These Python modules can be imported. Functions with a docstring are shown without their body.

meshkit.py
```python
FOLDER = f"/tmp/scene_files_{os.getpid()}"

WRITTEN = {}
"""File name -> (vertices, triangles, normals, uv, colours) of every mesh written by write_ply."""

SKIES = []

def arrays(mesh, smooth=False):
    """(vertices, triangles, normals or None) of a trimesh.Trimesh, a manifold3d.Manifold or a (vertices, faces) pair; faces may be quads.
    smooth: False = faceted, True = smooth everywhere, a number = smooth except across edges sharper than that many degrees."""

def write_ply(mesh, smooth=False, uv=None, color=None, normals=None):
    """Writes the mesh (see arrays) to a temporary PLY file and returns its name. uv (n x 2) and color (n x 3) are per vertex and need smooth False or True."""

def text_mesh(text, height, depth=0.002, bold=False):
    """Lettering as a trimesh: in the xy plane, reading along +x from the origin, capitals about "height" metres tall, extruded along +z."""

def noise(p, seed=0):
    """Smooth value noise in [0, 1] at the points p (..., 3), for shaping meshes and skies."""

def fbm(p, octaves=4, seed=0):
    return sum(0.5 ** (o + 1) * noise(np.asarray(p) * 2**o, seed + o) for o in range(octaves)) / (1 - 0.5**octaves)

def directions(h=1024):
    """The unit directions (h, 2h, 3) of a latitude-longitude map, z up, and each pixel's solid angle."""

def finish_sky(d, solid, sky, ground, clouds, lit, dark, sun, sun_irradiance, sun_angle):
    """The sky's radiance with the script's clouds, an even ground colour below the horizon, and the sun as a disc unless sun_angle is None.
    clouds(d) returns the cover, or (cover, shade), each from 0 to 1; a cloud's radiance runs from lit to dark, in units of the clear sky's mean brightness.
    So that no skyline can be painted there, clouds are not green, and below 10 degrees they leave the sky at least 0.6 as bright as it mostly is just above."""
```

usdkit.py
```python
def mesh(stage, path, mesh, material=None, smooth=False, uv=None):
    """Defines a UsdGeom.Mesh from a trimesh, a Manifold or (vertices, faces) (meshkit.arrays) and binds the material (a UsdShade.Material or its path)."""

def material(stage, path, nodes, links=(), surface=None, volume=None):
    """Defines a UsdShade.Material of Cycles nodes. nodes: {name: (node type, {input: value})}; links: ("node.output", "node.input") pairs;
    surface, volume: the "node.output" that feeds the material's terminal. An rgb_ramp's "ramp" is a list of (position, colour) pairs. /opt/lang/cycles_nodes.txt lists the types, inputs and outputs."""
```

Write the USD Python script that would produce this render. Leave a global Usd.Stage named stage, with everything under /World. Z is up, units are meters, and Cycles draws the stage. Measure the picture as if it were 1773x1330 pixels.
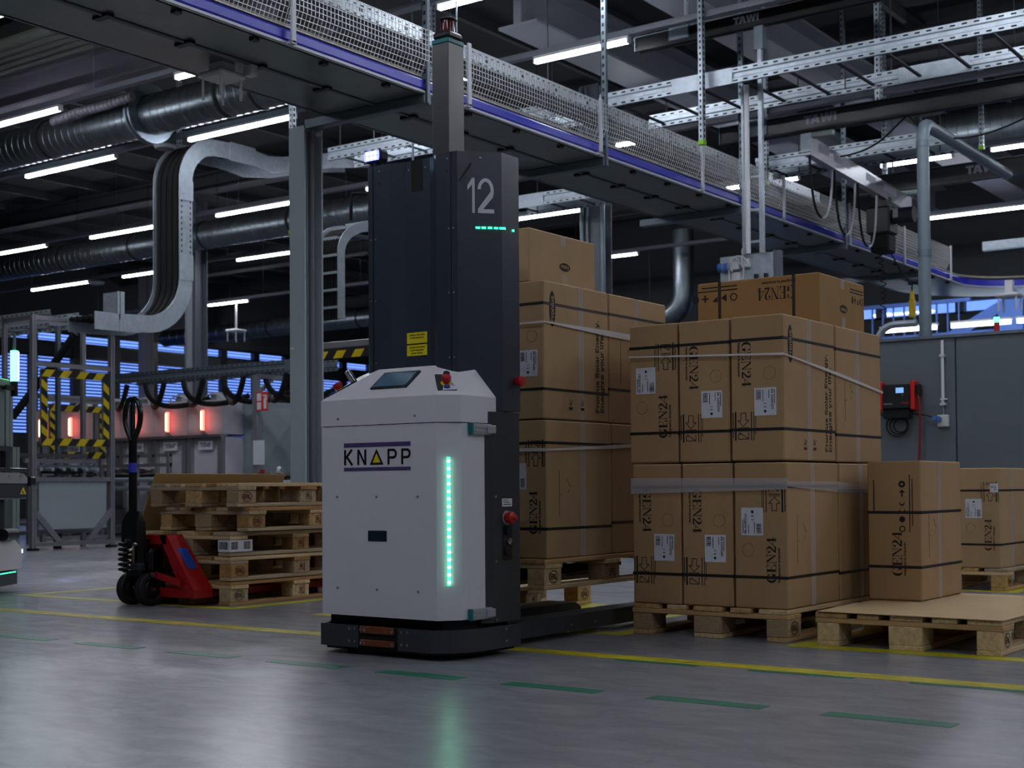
import math, random
import numpy as np, trimesh
from shapely.geometry import Polygon, LineString, Point, box as sbox
from shapely.ops import unary_union
from shapely import affinity
from pxr import Usd, UsdGeom, UsdLux, UsdShade, Gf, Sdf
import usdkit, meshkit

# ---------------------------------------------------------------- camera, daylight, exposure
stage = Usd.Stage.CreateInMemory()
UsdGeom.SetStageUpAxis(stage, 'Z'); UsdGeom.SetStageMetersPerUnit(stage, 1.0)
world = UsdGeom.Xform.Define(stage, '/World')
UsdGeom.Scope.Define(stage, '/World/Looks')
EYE = (0.0, 0.0, 0.70)                 # low camera, 0.7 m above the floor
YAW, PITCH, ROLL = math.radians(35.73), 0.0240, -0.00744
FOCAL = 50.0
cam = UsdGeom.Camera.Define(stage, '/World/camera')
cam.CreateFocalLengthAttr(FOCAL)
cam.CreateHorizontalApertureAttr(FOCAL * 1773 / 2395.0)
cam.CreateVerticalApertureAttr(FOCAL * 1330 / 2395.0)
cam.CreateVerticalApertureOffsetAttr(FOCAL * 120.7 / 2395.0)
cam.CreateFStopAttr(5.0); cam.CreateFocusDistanceAttr(6.3)
cam.CreateClippingRangeAttr(Gf.Vec2f(0.05, 500))
EXPOSURE = 0.38
cam.CreateExposureAttr(EXPOSURE)


def _axis(h):
    return (h[0] * math.cos(YAW) - h[1] * math.sin(YAW), h[0] * math.sin(YAW) + h[1] * math.cos(YAW), h[2])


_cp, _sp, _cr, _sr = math.cos(PITCH), math.sin(PITCH), math.cos(ROLL), math.sin(ROLL)
_r = _axis((_cr, -_sr * _sp, _sr * _cp)); _u = _axis((-_sr, -_cr * _sp, _cr * _cp)); _f = _axis((0, _cp, _sp))
cam.AddTransformOp().Set(Gf.Matrix4d(*_r, 0, *_u, 0, -_f[0], -_f[1], -_f[2], 0, *EYE, 1))

LAMP = 46.0                            # radiance of the ceiling tubes
dome = UsdLux.DomeLight.Define(stage, '/World/dusk_sky')
dome.CreateColorAttr(Gf.Vec3f(0.16, 0.30, 0.95)); dome.CreateIntensityAttr(0.42)

# ---------------------------------------------------------------- materials
def lin(h):
    h = h.lstrip('#'); c = [int(h[i:i + 2], 16) / 255 for i in (0, 2, 4)]
    return tuple(x / 12.92 if x < 0.04045 else ((x + 0.055) / 1.055) ** 2.4 for x in c)


MAT = {}


def mat(name, col, rough=0.5, metal=0.0, var=0.0, scale=(8, 8, 8), bump=0.0, detail=4, **kw):
    """a principled material whose colour wanders with a world-space noise"""
    col = lin(col) if isinstance(col, str) else col
    nodes = {'p': ('principled_bsdf', {'base_color': col, 'roughness': rough, 'metallic': metal, **kw})}
    links = []
    if var or bump:
        nodes['g'] = ('geometry', {})
        nodes['m'] = ('mapping', {'scale': scale})
        nodes['n'] = ('noise_texture', {'scale': 1.0, 'detail': detail, 'roughness': 0.6})
        links += [('g.position', 'm.vector'), ('m.vector', 'n.vector')]
        if var:
            lo = tuple(max(0, c * (1 - var)) for c in col); hi = tuple(min(1, c * (1 + var)) for c in col)
            nodes['r'] = ('rgb_ramp', {'ramp': [(0.25, lo), (0.75, hi)]})
            links += [('n.fac', 'r.fac'), ('r.color', 'p.base_color')]
        if bump:
            nodes['b'] = ('bump', {'strength': bump, 'distance': 0.01})
            links += [('n.fac', 'b.height'), ('b.normal', 'p.normal')]
    MAT[name] = usdkit.material(stage, '/World/Looks/' + name, nodes, links, surface='p.BSDF')
    return MAT[name]


def emit(name, col, strength):
    col = lin(col) if isinstance(col, str) else col
    MAT[name] = usdkit.material(stage, '/World/Looks/' + name, {'e': ('emission', {'color': col, 'strength': strength})}, surface='e.emission')


def film(name, col, opacity, rough=0.25):
    MAT[name] = usdkit.material(stage, '/World/Looks/' + name,
        {'t': ('transparent_bsdf', {'color': (1, 1, 1)}), 'p': ('principled_bsdf', {'base_color': lin(col), 'roughness': rough}), 'x': ('mix_closure', {'fac': opacity})},
        [('t.BSDF', 'x.closure1'), ('p.BSDF', 'x.closure2')], surface='x.closure')


def wood(name, col, axis):
    sc = {'x': (2.5, 60, 60), 'y': (60, 2.5, 60), 'e': (35, 35, 35)}[axis]
    mat(name, col, 0.75, 0, 0.34, sc, 0.25, 5)


for ax in 'xye':
    wood('pine_light_' + ax, '#cdb287', ax)
    wood('pine_warm_' + ax, '#bb9765', ax)
    wood('pine_grey_' + ax, '#a9967b', ax)
    wood('pine_brown_' + ax, '#a37b4b', ax)
mat('chip_block', '#a58c6c', 0.85, 0, 0.30, (140, 140, 140), 0.3, 3)
mat('stamp_ink', '#3a2415', 0.8)
mat('card', '#ab8a63', 0.78, 0, 0.07, (5, 5, 2), 0.06)
mat('card_pale', '#b3946c', 0.78, 0, 0.07, (5, 5, 2), 0.06)
mat('card_brown', '#9c7644', 0.78, 0, 0.06, (4, 4, 2), 0.05)
mat('slip_sheet', '#c9ad82', 0.8, 0, 0.08, (3, 3, 3))
mat('slip_sheet_brown', '#a5804f', 0.8, 0, 0.08, (3, 3, 3))
mat('print_ink', '#1b1310', 0.75)
mat('print_faint', '#755032', 0.8)
mat('strap_black', '#1c1b1e', 0.45)
mat('label_white', '#d3d5df', 0.6)
mat('paper_white', '#c9ccd4', 0.7)
film('tape_clear', '#d9cdbf', 0.42, 0.15)
film('stretch_film', '#d6d2d8', 0.30, 0.12)
film('stretch_rope', '#e8e4e6', 0.85, 0.2)
mat('robot_white', '#d9d9e0', 0.38, 0, 0.015, (6, 6, 6))
mat('robot_dark', '#33373e', 0.36, 0.0, 0.06, (3, 3, 3), coat_weight=0.25, coat_roughness=0.2)
mat('robot_tower', '#363d4a', 0.28, 0.1, 0.05, (3, 3, 1), coat_weight=0.35, coat_roughness=0.22)
mat('black_plastic', '#0c0d0f', 0.4)
mat('black_matt', '#08090a', 0.8)
mat('rubber', '#161618', 0.7, 0, 0.2, (30, 30, 30))
mat('chrome', '#c9ccd0', 0.18, 1.0)
mat('screw_steel', '#b9bcc2', 0.28, 1.0)
mat('copper', '#9c5a3c', 0.35, 0.75, 0.25, (40, 40, 40))
mat('red_button', '#b4141c', 0.35)
mat('yellow_ring', '#d8c20c', 0.5)
mat('yellow_label', '#e3d200', 0.55)
mat('blue_key', '#20429a', 0.4)
mat('logo_purple', '#4d3f74', 0.5)
mat('logo_yellow', '#e6cf10', 0.5)
mat('number_white', '#d9dae4', 0.5)
mat('teal', '#11777c', 0.4)
mat('beacon_red', '#5a0608', 0.12, 0, transmission_weight=0.25)
mat('screen_glass', '#182c3a', 0.10)
mat('screen_lit', '#4c7088', 0.15)
mat('truck_red', '#a8141a', 0.38, 0, 0.18, (12, 12, 12))
mat('truck_blue', '#2350b4', 0.6, 0, 0.35, (60, 60, 60))
mat('tape_blue', '#3b3ec0', 0.5)
mat('truck_black', '#0b0b0d', 0.22)
mat('galvanized', '#a9b4bd', 0.42, 0.45, 0.16, (14, 14, 14), 0.02)
mat('galvanized_dull', '#6e7a83', 0.5, 0.7, 0.12, (8, 8, 8))
mat('slot_dark', '#0a0c10', 0.8)
mat('duct_steel', '#6c757a', 0.36, 0.85, 0.22, (14, 3, 3), 0.05)
mat('conveyor_plate', '#7d8786', 0.32, 0.55, 0.14, (2.5, 2.5, 2.5))
mat('conveyor_blue', '#2a2fb2', 0.35)
mat('conveyor_lip', '#b9bcc6', 0.4)
mat('rail_beige', '#9a927f', 0.5)
mat('wire_grey', '#c3c5c4', 0.4, 0.3)
mat('guard_post', '#c0c5cc', 0.45)
mat('beam_grey', '#787c86', 0.55)
mat('beam_lilac', '#55525c', 0.6)
mat('column_grey', '#a3adb5', 0.5, 0, 0.03, (2, 2, 1))
mat('column_dark', '#5d626b', 0.5, 0, 0.05, (2, 2, 1))
mat('roof_dark', '#1c1e23', 0.85, 0, 0.1, (1, 1, 1))
mat('purlin', '#33363d', 0.7)
mat('corrugated', '#8d9386', 0.6, 0, 0.1, (2, 2, 2))
mat('wall_grey', '#60686e', 0.7, 0, 0.04, (1, 1, 3))
mat('partition_grey', '#5d666c', 0.6, 0, 0.04, (2, 2, 6))
mat('wall_dark', '#2b3033', 0.8)
mat('rail_black', '#0a0a0c', 0.35)
mat('rail_letter', '#b9bec8', 0.5)
mat('rail_letter_dim', '#7d828c', 0.5)
mat('latch_steel', '#b4bac0', 0.35, 0.4)
mat('pipe_white', '#d3d6db', 0.4)
mat('pipe_grey', '#6f7e88', 0.42, 0.2)
mat('girder_silver', '#9a9da4', 0.4, 0.5)
mat('girder_label', '#b6b8c6', 0.6)
mat('plastic_white', '#c8cacc', 0.45)
mat('plastic_grey', '#8f9596', 0.5)
mat('cap_green', '#86c41c', 0.5)
mat('alu', '#98999e', 0.35, 0.6, 0.04, (4, 4, 4))
mat('alu_green', '#8b9995', 0.4, 0.4, 0.04, (4, 4, 4))
mat('panel_pale', '#95a2a6', 0.55)
mat('cabinet_white', '#c3c1cc', 0.5)
mat('cabinet_grey', '#94a0a3', 0.55)
mat('cabinet_side', '#88969a', 0.55)
mat('hazard_yellow', '#cdb400', 0.5)
mat('hazard_black', '#0f0f10', 0.55)
mat('sign_red', '#c03028', 0.5)
mat('charger_black', '#121315', 0.45)
mat('charger_red', '#c21a1a', 0.4)
mat('cable_red', '#7a1218', 0.5)
mat('cable_black', '#050506', 0.85)
mat('cable_white', '#c4c6ca', 0.5)
mat('socket_blue', '#3d6aa8', 0.5)
mat('blind_slat', '#1c3f86', 0.6)
mat('window_frame', '#15181d', 0.5)
mat('stair_light_tint', '#5a7fd0', 0.5)  # stair steel with the blue light painted into its base colour
mat('stair_dark', '#141828', 0.7)
mat('yellow_sleeve', '#d2b400', 0.45)
mat('blueprint_blue', '#2f66b4', 0.5)
emit('tube_light', (0.87, 0.905, 1.0), LAMP)
emit('led_green', (0.06, 1.0, 0.38), 2.2)
emit('led_status', (0.03, 1.0, 0.30), 3.2)
emit('light_bar_green', (0.10, 1.0, 0.40), 5.0)
emit('led_green_core', (0.40, 1.0, 0.70), 14.0)
emit('lamp_blue', (0.16, 0.18, 1.0), 3.0)
emit('lamp_blue_core', (0.5, 0.95, 1.0), 7.0)
emit('lamp_red', (1.0, 0.13, 0.09), 3.4)
emit('lamp_red_core', (1.0, 0.55, 0.22), 9.0)
emit('lcd_blue', (0.2, 0.42, 0.85), 0.9)
emit('far_white', (0.75, 0.87, 1.0), 5.0)
emit('stack_green', (0.1, 1.0, 0.3), 3.0)

MAT['pane_glass'] = usdkit.material(stage, '/World/Looks/pane_glass', {'f': ('fresnel', {'IOR': 1.45}), 't': ('transparent_bsdf', {'color': (0.95, 0.97, 1.0)}), 'gl': ('glossy_bsdf', {'roughness': 0.03, 'color': (1, 1, 1)}), 'x': ('mix_closure', {})},
    [('f.fac', 'x.fac'), ('t.BSDF', 'x.closure1'), ('gl.BSDF', 'x.closure2')], surface='x.closure')

# worn lane paint: yellow or green paint with scuffed gaps down to bare concrete
def paint(name, col, wear):
    MAT[name] = usdkit.material(stage, '/World/Looks/' + name, {
        'g': ('geometry', {}), 'm': ('mapping', {'scale': (5, 45, 1)}), 'n': ('noise_texture', {'scale': 1.0, 'detail': 6, 'roughness': 0.7}),
        'r': ('rgb_ramp', {'ramp': [(max(0, wear - 0.07), (0, 0, 0)), (wear + 0.07, (1, 1, 1))]}),
        'm2': ('mapping', {'scale': (9, 9, 1)}), 'n2': ('noise_texture', {'scale': 1.0, 'detail': 5}),
        'c': ('rgb_ramp', {'ramp': [(0.3, tuple(c * 0.72 for c in lin(col))), (0.7, lin(col))]}),
        'p': ('principled_bsdf', {'roughness': 0.42}), 't': ('transparent_bsdf', {}), 'x': ('mix_closure', {})},
        [('g.position', 'm.vector'), ('m.vector', 'n.vector'), ('n.fac', 'r.fac'), ('g.position', 'm2.vector'), ('m2.vector', 'n2.vector'), ('n2.fac', 'c.fac'),
         ('c.color', 'p.base_color'), ('r.color', 'x.fac'), ('t.BSDF', 'x.closure1'), ('p.BSDF', 'x.closure2')], surface='x.closure')


paint('paint_yellow_worn', '#d6c61c', 0.40)
paint('paint_yellow', '#d2cc2a', 0.22)
paint('paint_green', '#12785a', 0.32)

# polished concrete: cloudy grey, faint cracks, soft gloss
MAT['concrete'] = usdkit.material(stage, '/World/Looks/concrete', {
    'g': ('geometry', {}),
    'n1': ('noise_texture', {'scale': 0.9, 'detail': 7, 'roughness': 0.62}),
    'm': ('mapping', {'scale': (2.2, 5, 1), 'rotation': (0, 0, 0.5)}), 'n2': ('noise_texture', {'scale': 1.6, 'detail': 8, 'roughness': 0.7, 'distortion': 0.6}),
    'r1': ('rgb_ramp', {'ramp': [(0.25, lin('#797b82')), (0.5, lin('#888a91')), (0.78, lin('#979a9f'))]}),
    'r2': ('rgb_ramp', {'ramp': [(0.25, (0.90, 0.90, 0.90)), (0.7, (1.04, 1.04, 1.04))]}),
    'mul': ('mix', {'mix_type': 'multiply', 'fac': 1.0}),
    'dw': ('noise_texture', {'scale': 2.5, 'detail': 4}), 'va': ('vector_math', {'math_type': 'multiply_add', 'vector2': (0.5, 0.5, 0.5)}),
    'v': ('voronoi_texture', {'feature': 'distance_to_edge', 'scale': 1.1}),
    'cr': ('rgb_ramp', {'ramp': [(0.0, (0.72, 0.72, 0.72)), (0.006, (0.97, 0.97, 0.97)), (0.012, (1, 1, 1))]}),
    'mul2': ('mix', {'mix_type': 'multiply', 'fac': 0.55}),
    'rr': ('map_range', {'from_min': 0.3, 'from_max': 0.7, 'to_min': 0.25, 'to_max': 0.33}),
    'b': ('bump', {'strength': 0.015, 'distance': 0.01}),
    'p': ('principled_bsdf', {'specular_ior_level': 0.5})},
    [('g.position', 'n1.vector'), ('g.position', 'm.vector'), ('m.vector', 'n2.vector'), ('n1.fac', 'r1.fac'), ('n2.fac', 'r2.fac'),
     ('r1.color', 'mul.color1'), ('r2.color', 'mul.color2'), ('g.position', 'dw.vector'), ('dw.color', 'va.vector1'), ('g.position', 'va.vector3'), ('va.vector', 'v.vector'),
     ('v.distance', 'cr.fac'), ('mul.color', 'mul2.color1'), ('cr.color', 'mul2.color2'), ('mul2.color', 'p.base_color'),
     ('n2.fac', 'rr.value'), ('rr.result', 'p.roughness'), ('n2.fac', 'b.height'), ('b.normal', 'p.normal')], surface='p.BSDF')

# ---------------------------------------------------------------- mesh and scene helpers
class MB:
    """collects shapes that become ONE mesh"""
    def __init__(s): s.v, s.f, s.n = [], [], 0
    def add(s, v, f):
        s.v.append(np.asarray(v, float)); s.f.append(np.asarray(f, int) + s.n); s.n += len(s.v[-1]); return s
    def tm(s, m): return s.add(m.vertices, m.faces)
    def hull(s, pts):
        return s.tm(trimesh.convex.convex_hull(np.asarray(pts, float)))
    def box(s, x0, x1, y0, y1, z0, z1, c=0.0):
        X, Y, Z = sorted((x0, x1)), sorted((y0, y1)), sorted((z0, z1))
        c = min(c, 0.45 * (X[1] - X[0]), 0.45 * (Y[1] - Y[0]), 0.45 * (Z[1] - Z[0]))
        if c <= 0:
            v = [(x, y, z) for x in X for y in Y for z in Z]
            return s.add(v, [(0, 1, 3), (0, 3, 2), (4, 6, 7), (4, 7, 5), (0, 4, 5), (0, 5, 1), (2, 3, 7), (2, 7, 6), (0, 2, 6), (0, 6, 4), (1, 5, 7), (1, 7, 3)])
        p = []
        for i, x in enumerate(X):
            for j, y in enumerate(Y):
                for k, z in enumerate(Z):
                    sx, sy, sz = (1, -1)[i] * c, (1, -1)[j] * c, (1, -1)[k] * c
                    p += [(x + sx, y + sy, z), (x + sx, y, z + sz), (x, y + sy, z + sz)]
        return s.hull(p)
    def hexa(s, p):
        """eight corners: four of one end, then the same four of the other"""
        return s.add(p, [(0, 1, 2), (0, 2, 3), (4, 6, 5), (4, 7, 6), (0, 4, 5), (0, 5, 1), (1, 5, 6), (1, 6, 2), (2, 6, 7), (2, 7, 3), (3, 7, 4), (3, 4, 0)])
    def prism(s, poly, z0, z1):
        poly = poly if isinstance(poly, Polygon) else Polygon(poly)
        m = trimesh.creation.extrude_polygon(poly, z1 - z0); m.apply_translation((0, 0, z0)); return s.tm(m)
    def cyl(s, p0, p1, r, n=16, r1=None):
        p0, p1 = np.asarray(p0, float), np.asarray(p1, float); r1 = r if r1 is None else r1
        d = p1 - p0; d /= np.linalg.norm(d); a = np.cross(d, (0, 0, 1) if abs(d[2]) < 0.9 else (1, 0, 0)); a /= np.linalg.norm(a); b = np.cross(d, a)
        t = np.arange(n) * 2 * math.pi / n; ring = np.cos(t)[:, None] * a + np.sin(t)[:, None] * b
        v = np.vstack([p0 + r * ring, p1 + r1 * ring, [p0], [p1]]); f = []
        for i in range(n):
            j = (i + 1) % n; f += [(i, j, n + j), (i, n + j, n + i), (2 * n, j, i), (2 * n + 1, n + i, n + j)]
        return s.add(v, f)
    def tube(s, pts, r, n=8):
        pts = np.asarray(pts, float); t = np.gradient(pts, axis=0); t /= np.linalg.norm(t, axis=1, keepdims=True) + 1e-12
        a = np.cross(t[0], (0, 0, 1) if abs(t[0][2]) < 0.9 else (1, 0, 0)); a /= np.linalg.norm(a); v = []
        ang = np.arange(n) * 2 * math.pi / n
        for p, d in zip(pts, t):
            a = a - d * (a @ d); a /= np.linalg.norm(a) + 1e-12; b = np.cross(d, a)
            v.append(p + r * (np.cos(ang)[:, None] * a + np.sin(ang)[:, None] * b))
        k = len(pts); v = np.vstack(v + [[pts[0]], [pts[-1]]]); f = []
        for i in range(k - 1):
            for j in range(n):
                q = (j + 1) % n; f += [(i * n + j, i * n + q, (i + 1) * n + q), (i * n + j, (i + 1) * n + q, (i + 1) * n + j)]
        for j in range(n):
            q = (j + 1) % n; f += [(k * n, q, j), (k * n + 1, (k - 1) * n + j, (k - 1) * n + q)]
        return s.add(v, f)
    def lathe(s, prof, at, axis=(0, 0, 1), n=24):
        m = trimesh.creation.revolve(np.asarray(prof, float), sections=n)
        m.apply_transform(trimesh.geometry.align_vectors((0, 0, 1), axis)); m.apply_translation(at); return s.tm(m)
    def ball(s, c, r, n=1):
        m = trimesh.creation.icosphere(subdivisions=n, radius=r); m.apply_translation(c); return s.tm(m)
    def flat(s, shape, o, ux, uy, d=0.0008):
        """a shapely shape laid on a surface: o origin, ux and uy its axes; d its thickness"""
        ux, uy = np.asarray(ux, float), np.asarray(uy, float); nz = np.cross(ux, uy); nz /= np.linalg.norm(nz)
        for g in (shape.geoms if hasattr(shape, 'geoms') else [shape]):
            if g.is_empty or g.area < 1e-9: continue
            m = trimesh.creation.extrude_polygon(g, d); v = m.vertices
            s.add(np.asarray(o) + v[:, :1] * ux + v[:, 1:2] * uy + v[:, 2:] * nz, m.faces)
        return s
    def text(s, txt, h, o, ux, uy, d=0.0008, bold=False, width=None, center=False):
        m = meshkit.text_mesh(txt, h, d, bold); v = np.array(m.vertices)
        w = v[:, 0].max() - v[:, 0].min()
        if width: v[:, 0] = (v[:, 0] - v[:, 0].min()) * width / w; w = width
        if center: v[:, 0] -= w / 2
        ux, uy = np.asarray(ux, float), np.asarray(uy, float); nz = np.cross(ux, uy)
        return s.add(np.asarray(o) + v[:, :1] * ux + v[:, 1:2] * uy + v[:, 2:] * nz, m.faces)
    def xf(s, M):
        s.v = [v @ np.asarray(M)[:3, :3].T + np.asarray(M)[:3, 3] for v in s.v]; return s
    def mesh(s): return np.vstack(s.v), np.vstack(s.f)


COUNT = {}


def numbered(parent, name):
    k = COUNT.get((parent, name), 0); COUNT[(parent, name)] = k + 1
    return f'{parent}/{name}' + (f'_{k:03d}' if k else '')


def meta(prim, label=None, cat=None, group=None, kind=None):
    for k, v in (('label', label), ('category', cat), ('group', group), ('kind', kind)):
        if v: prim.SetCustomDataByKey(k, v)
    return prim


def path(p): return str(p.GetPath()) if hasattr(p, 'GetPath') else p


def obj(name, mb, material, parent='/World', smooth=30, label=None, kind=None):
    m = usdkit.mesh(stage, numbered(path(parent), name), mb.mesh(), MAT[material], smooth=smooth)
    return meta(m.GetPrim(), label, None, None, kind)


def thing(name, label, cat, loc=(0, 0, 0), rz=0.0, group=None, kind=None):
    x = UsdGeom.Xform.Define(stage, numbered('/World', name))
    if any(loc): x.AddTranslateOp().Set(Gf.Vec3d(*loc))
    if rz: x.AddRotateZOp().Set(rz)
    return meta(x.GetPrim(), label, cat, group, kind)


def solo(name, mb, material, label, cat, group=None, kind=None, smooth=30):
    return meta(obj(name, mb, material, '/World', smooth), label, cat, group, kind)


def struct(name, mb, material, parent='/World', smooth=30):
    p = obj(name, mb, material, parent, smooth)
    if parent == '/World': meta(p, None, None, None, 'structure')
    return p


def arc(cx, cy, r, a0, a1, n=12):
    return [(cx + r * math.cos(math.radians(a0 + (a1 - a0) * i / n)), cy + r * math.sin(math.radians(a0 + (a1 - a0) * i / n))) for i in range(n + 1)]


def bez(p0, p1, p2, p3, n=16):
    t = np.linspace(0, 1, n)[:, None]; p0, p1, p2, p3 = (np.asarray(q, float) for q in (p0, p1, p2, p3))
    return (1 - t) ** 3 * p0 + 3 * (1 - t) ** 2 * t * p1 + 3 * (1 - t) * t * t * p2 + t ** 3 * p3


X_, Y_, Z_ = (1, 0, 0), (0, 1, 0), (0, 0, 1)
# ---------------------------------------------------------------- the hall: floor, walls, windows, roof
XL, XR, YF, YB, YK, XM, ZC = -30.0, 13.0, -8.0, 36.0, 26.0, -16.0, 6.6
struct('floor', MB().box(XL - 0.2, XR + 0.2, YF - 0.2, YB + 0.2, -0.2, 0), 'concrete')
ceil = thing('ceiling', None, None, kind='structure')
obj('deck', MB().box(XL - 0.2, XR + 0.2, YF - 0.2, YB + 0.2, ZC, ZC + 0.2), 'roof_dark', ceil)
for i in range(29):
    x = -29.2 + 1.45 * i
    obj('purlin', MB().box(x - 0.035, x + 0.035, 1.0, YB, ZC - 0.14, ZC), 'purlin', ceil)
for y in (5.3, 10.6, 17.25, 24.0, 31.0):
    b = MB().box(XL, XR, y - 0.17, y + 0.17, ZC - 0.46, ZC - 0.43).box(XL, XR, y - 0.02, y + 0.02, ZC - 0.43, ZC - 0.16).box(XL, XR, y - 0.17, y + 0.17, ZC - 0.17, ZC - 0.14)
    obj('roof_beam', b, 'purlin', ceil)
struct('wall_right', MB().box(XR, XR + 0.2, YF, YB, 0, ZC), 'wall_grey')
struct('wall_front', MB().box(XL, XR, YF - 0.2, YF, 0, ZC), 'wall_grey')
# left wall: one long band of windows with outside blinds
wl = MB().box(XL - 0.2, XL, YF, YB, 0, 2.1).box(XL - 0.2, XL, YF, YB, 4.16, 4.46).box(XL - 0.2, XL, YF, YB, 4.74, ZC).box(XL - 0.2, XL, YF, 17.29, 2.1, 4.74).box(XL - 0.2, XL, 35.07, YB, 2.1, 4.74)
struct('wall_left', wl, 'wall_dark')
rng = random.Random(5)
for k in range(14):
    y0 = 17.29 + 1.27 * k; y1 = y0 + 1.27
    w = thing(f'window_{k + 1}', None, None, kind='structure')
    f = MB()
    for a in (y0, y1 - 0.06): f.box(XL - 0.12, XL + 0.03, a, a + 0.06 + 0.10 * (a == y0), 2.1, 4.74)
    for a in (2.1, 4.10, 4.46, 4.70): f.box(XL - 0.1, XL, y0, y1, a, a + 0.05)
    obj('frame', f, 'window_frame', w)
    s = MB()
    z = 4.08
    q = ((-0.14, 0), (-0.075, -0.03), (-0.075, -0.036), (-0.14, -0.006))
    for u in (4.66, 4.575): s.hexa([(XL + a, y0 + 0.1, u + b) for a, b in q] + [(XL + a, y1, u + b) for a, b in q])
    while z > 2.2:
        q = ((-0.14, 0), (-0.075, -0.045), (-0.075, -0.051), (-0.14, -0.006)); s.hexa([(XL + a, y0 + 0.1, z + b) for a, b in q] + [(XL + a, y1, z + b) for a, b in q])
        z -= 0.083
    obj('blind_slats', s, 'blind_slat', w, smooth=False, kind='stuff')
# back wall with a strip of windows over the far stair, and the deeper bay on the left
wb = MB().box(XM, XR, YK, YK + 0.2, 0, 3.9).box(XM, XR, YK, YK + 0.2, 4.16, ZC).box(XM, -14.5, YK, YK + 0.2, 3.9, 4.16).box(-5.2, XR, YK, YK + 0.2, 3.9, 4.16)
wb.box(XL, XM, YB, YB + 0.2, 0, ZC).box(XM - 0.2, XM, YK, YB, 0, ZC)
struct('wall_back', wb, 'wall_dark')
for k in range(6):
    x0 = -14.5 + 1.55 * k
    w = thing(f'window_{k + 15}', None, None, kind='structure')
    f = MB()
    for a in (x0, x0 + 1.47): f.box(a, a + 0.08, YK - 0.03, YK + 0.15, 3.9, 4.16)
    f.box(x0, x0 + 1.55, YK - 0.03, YK + 0.15, 3.9, 3.93).box(x0, x0 + 1.55, YK - 0.03, YK + 0.15, 4.13, 4.16)
    obj('frame', f, 'window_frame', w)
    obj('pane', MB().box(x0 + 0.08, x0 + 1.47, YK + 0.05, YK + 0.06, 3.93, 4.13), 'pane_glass', w)

# grey partition behind the cartons, with the conduit and socket
wp = thing('wall_partition', None, None, kind='structure')
for a, b in ((-5.61, -3.72), (-3.71, -1.85), (-1.84, 0.1), (0.11, 2.0)):
    obj('panel', MB().box(a, b, 11.5, 11.56, 0, 1.92, 0.004), 'partition_grey', wp)
obj('top_rail', MB().box(-5.62, 2.0, 11.48, 11.58, 1.92, 1.945), 'galvanized_dull', wp)
t = thing('wall_conduit', 'pale grey conduit pipe running down the grey partition to the socket', 'conduit', (-3.815, 11.475, 0))
obj('pipe', MB().cyl((0, 0, 1.36), (0.0, 0, 1.90), 0.013, 10), 'pipe_white', t)
obj('pipe_clip', MB().box(-0.022, 0.022, -0.018, 0.025, 1.355, 1.375).box(-0.02, 0.03, -0.016, 0.025, 1.40, 1.412), 'pipe_white', t)
obj('pipe_clip', MB().box(-0.022, 0.022, -0.018, 0.025, 1.76, 1.78), 'pipe_white', t)
obj('wire', MB().tube([(0.0, 0, 1.36), (0.004, 0, 1.30), (0.0, 0.01, 1.265)], 0.004, 6), 'plastic_grey', t)
t = thing('wall_socket', 'white wall socket with blue plug on the grey partition', 'socket', (-3.815, 11.5, 0))
obj('socket_box', MB().box(-0.045, 0.045, -0.05, 0, 1.175, 1.275, 0.006), 'plastic_white', t)
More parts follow.
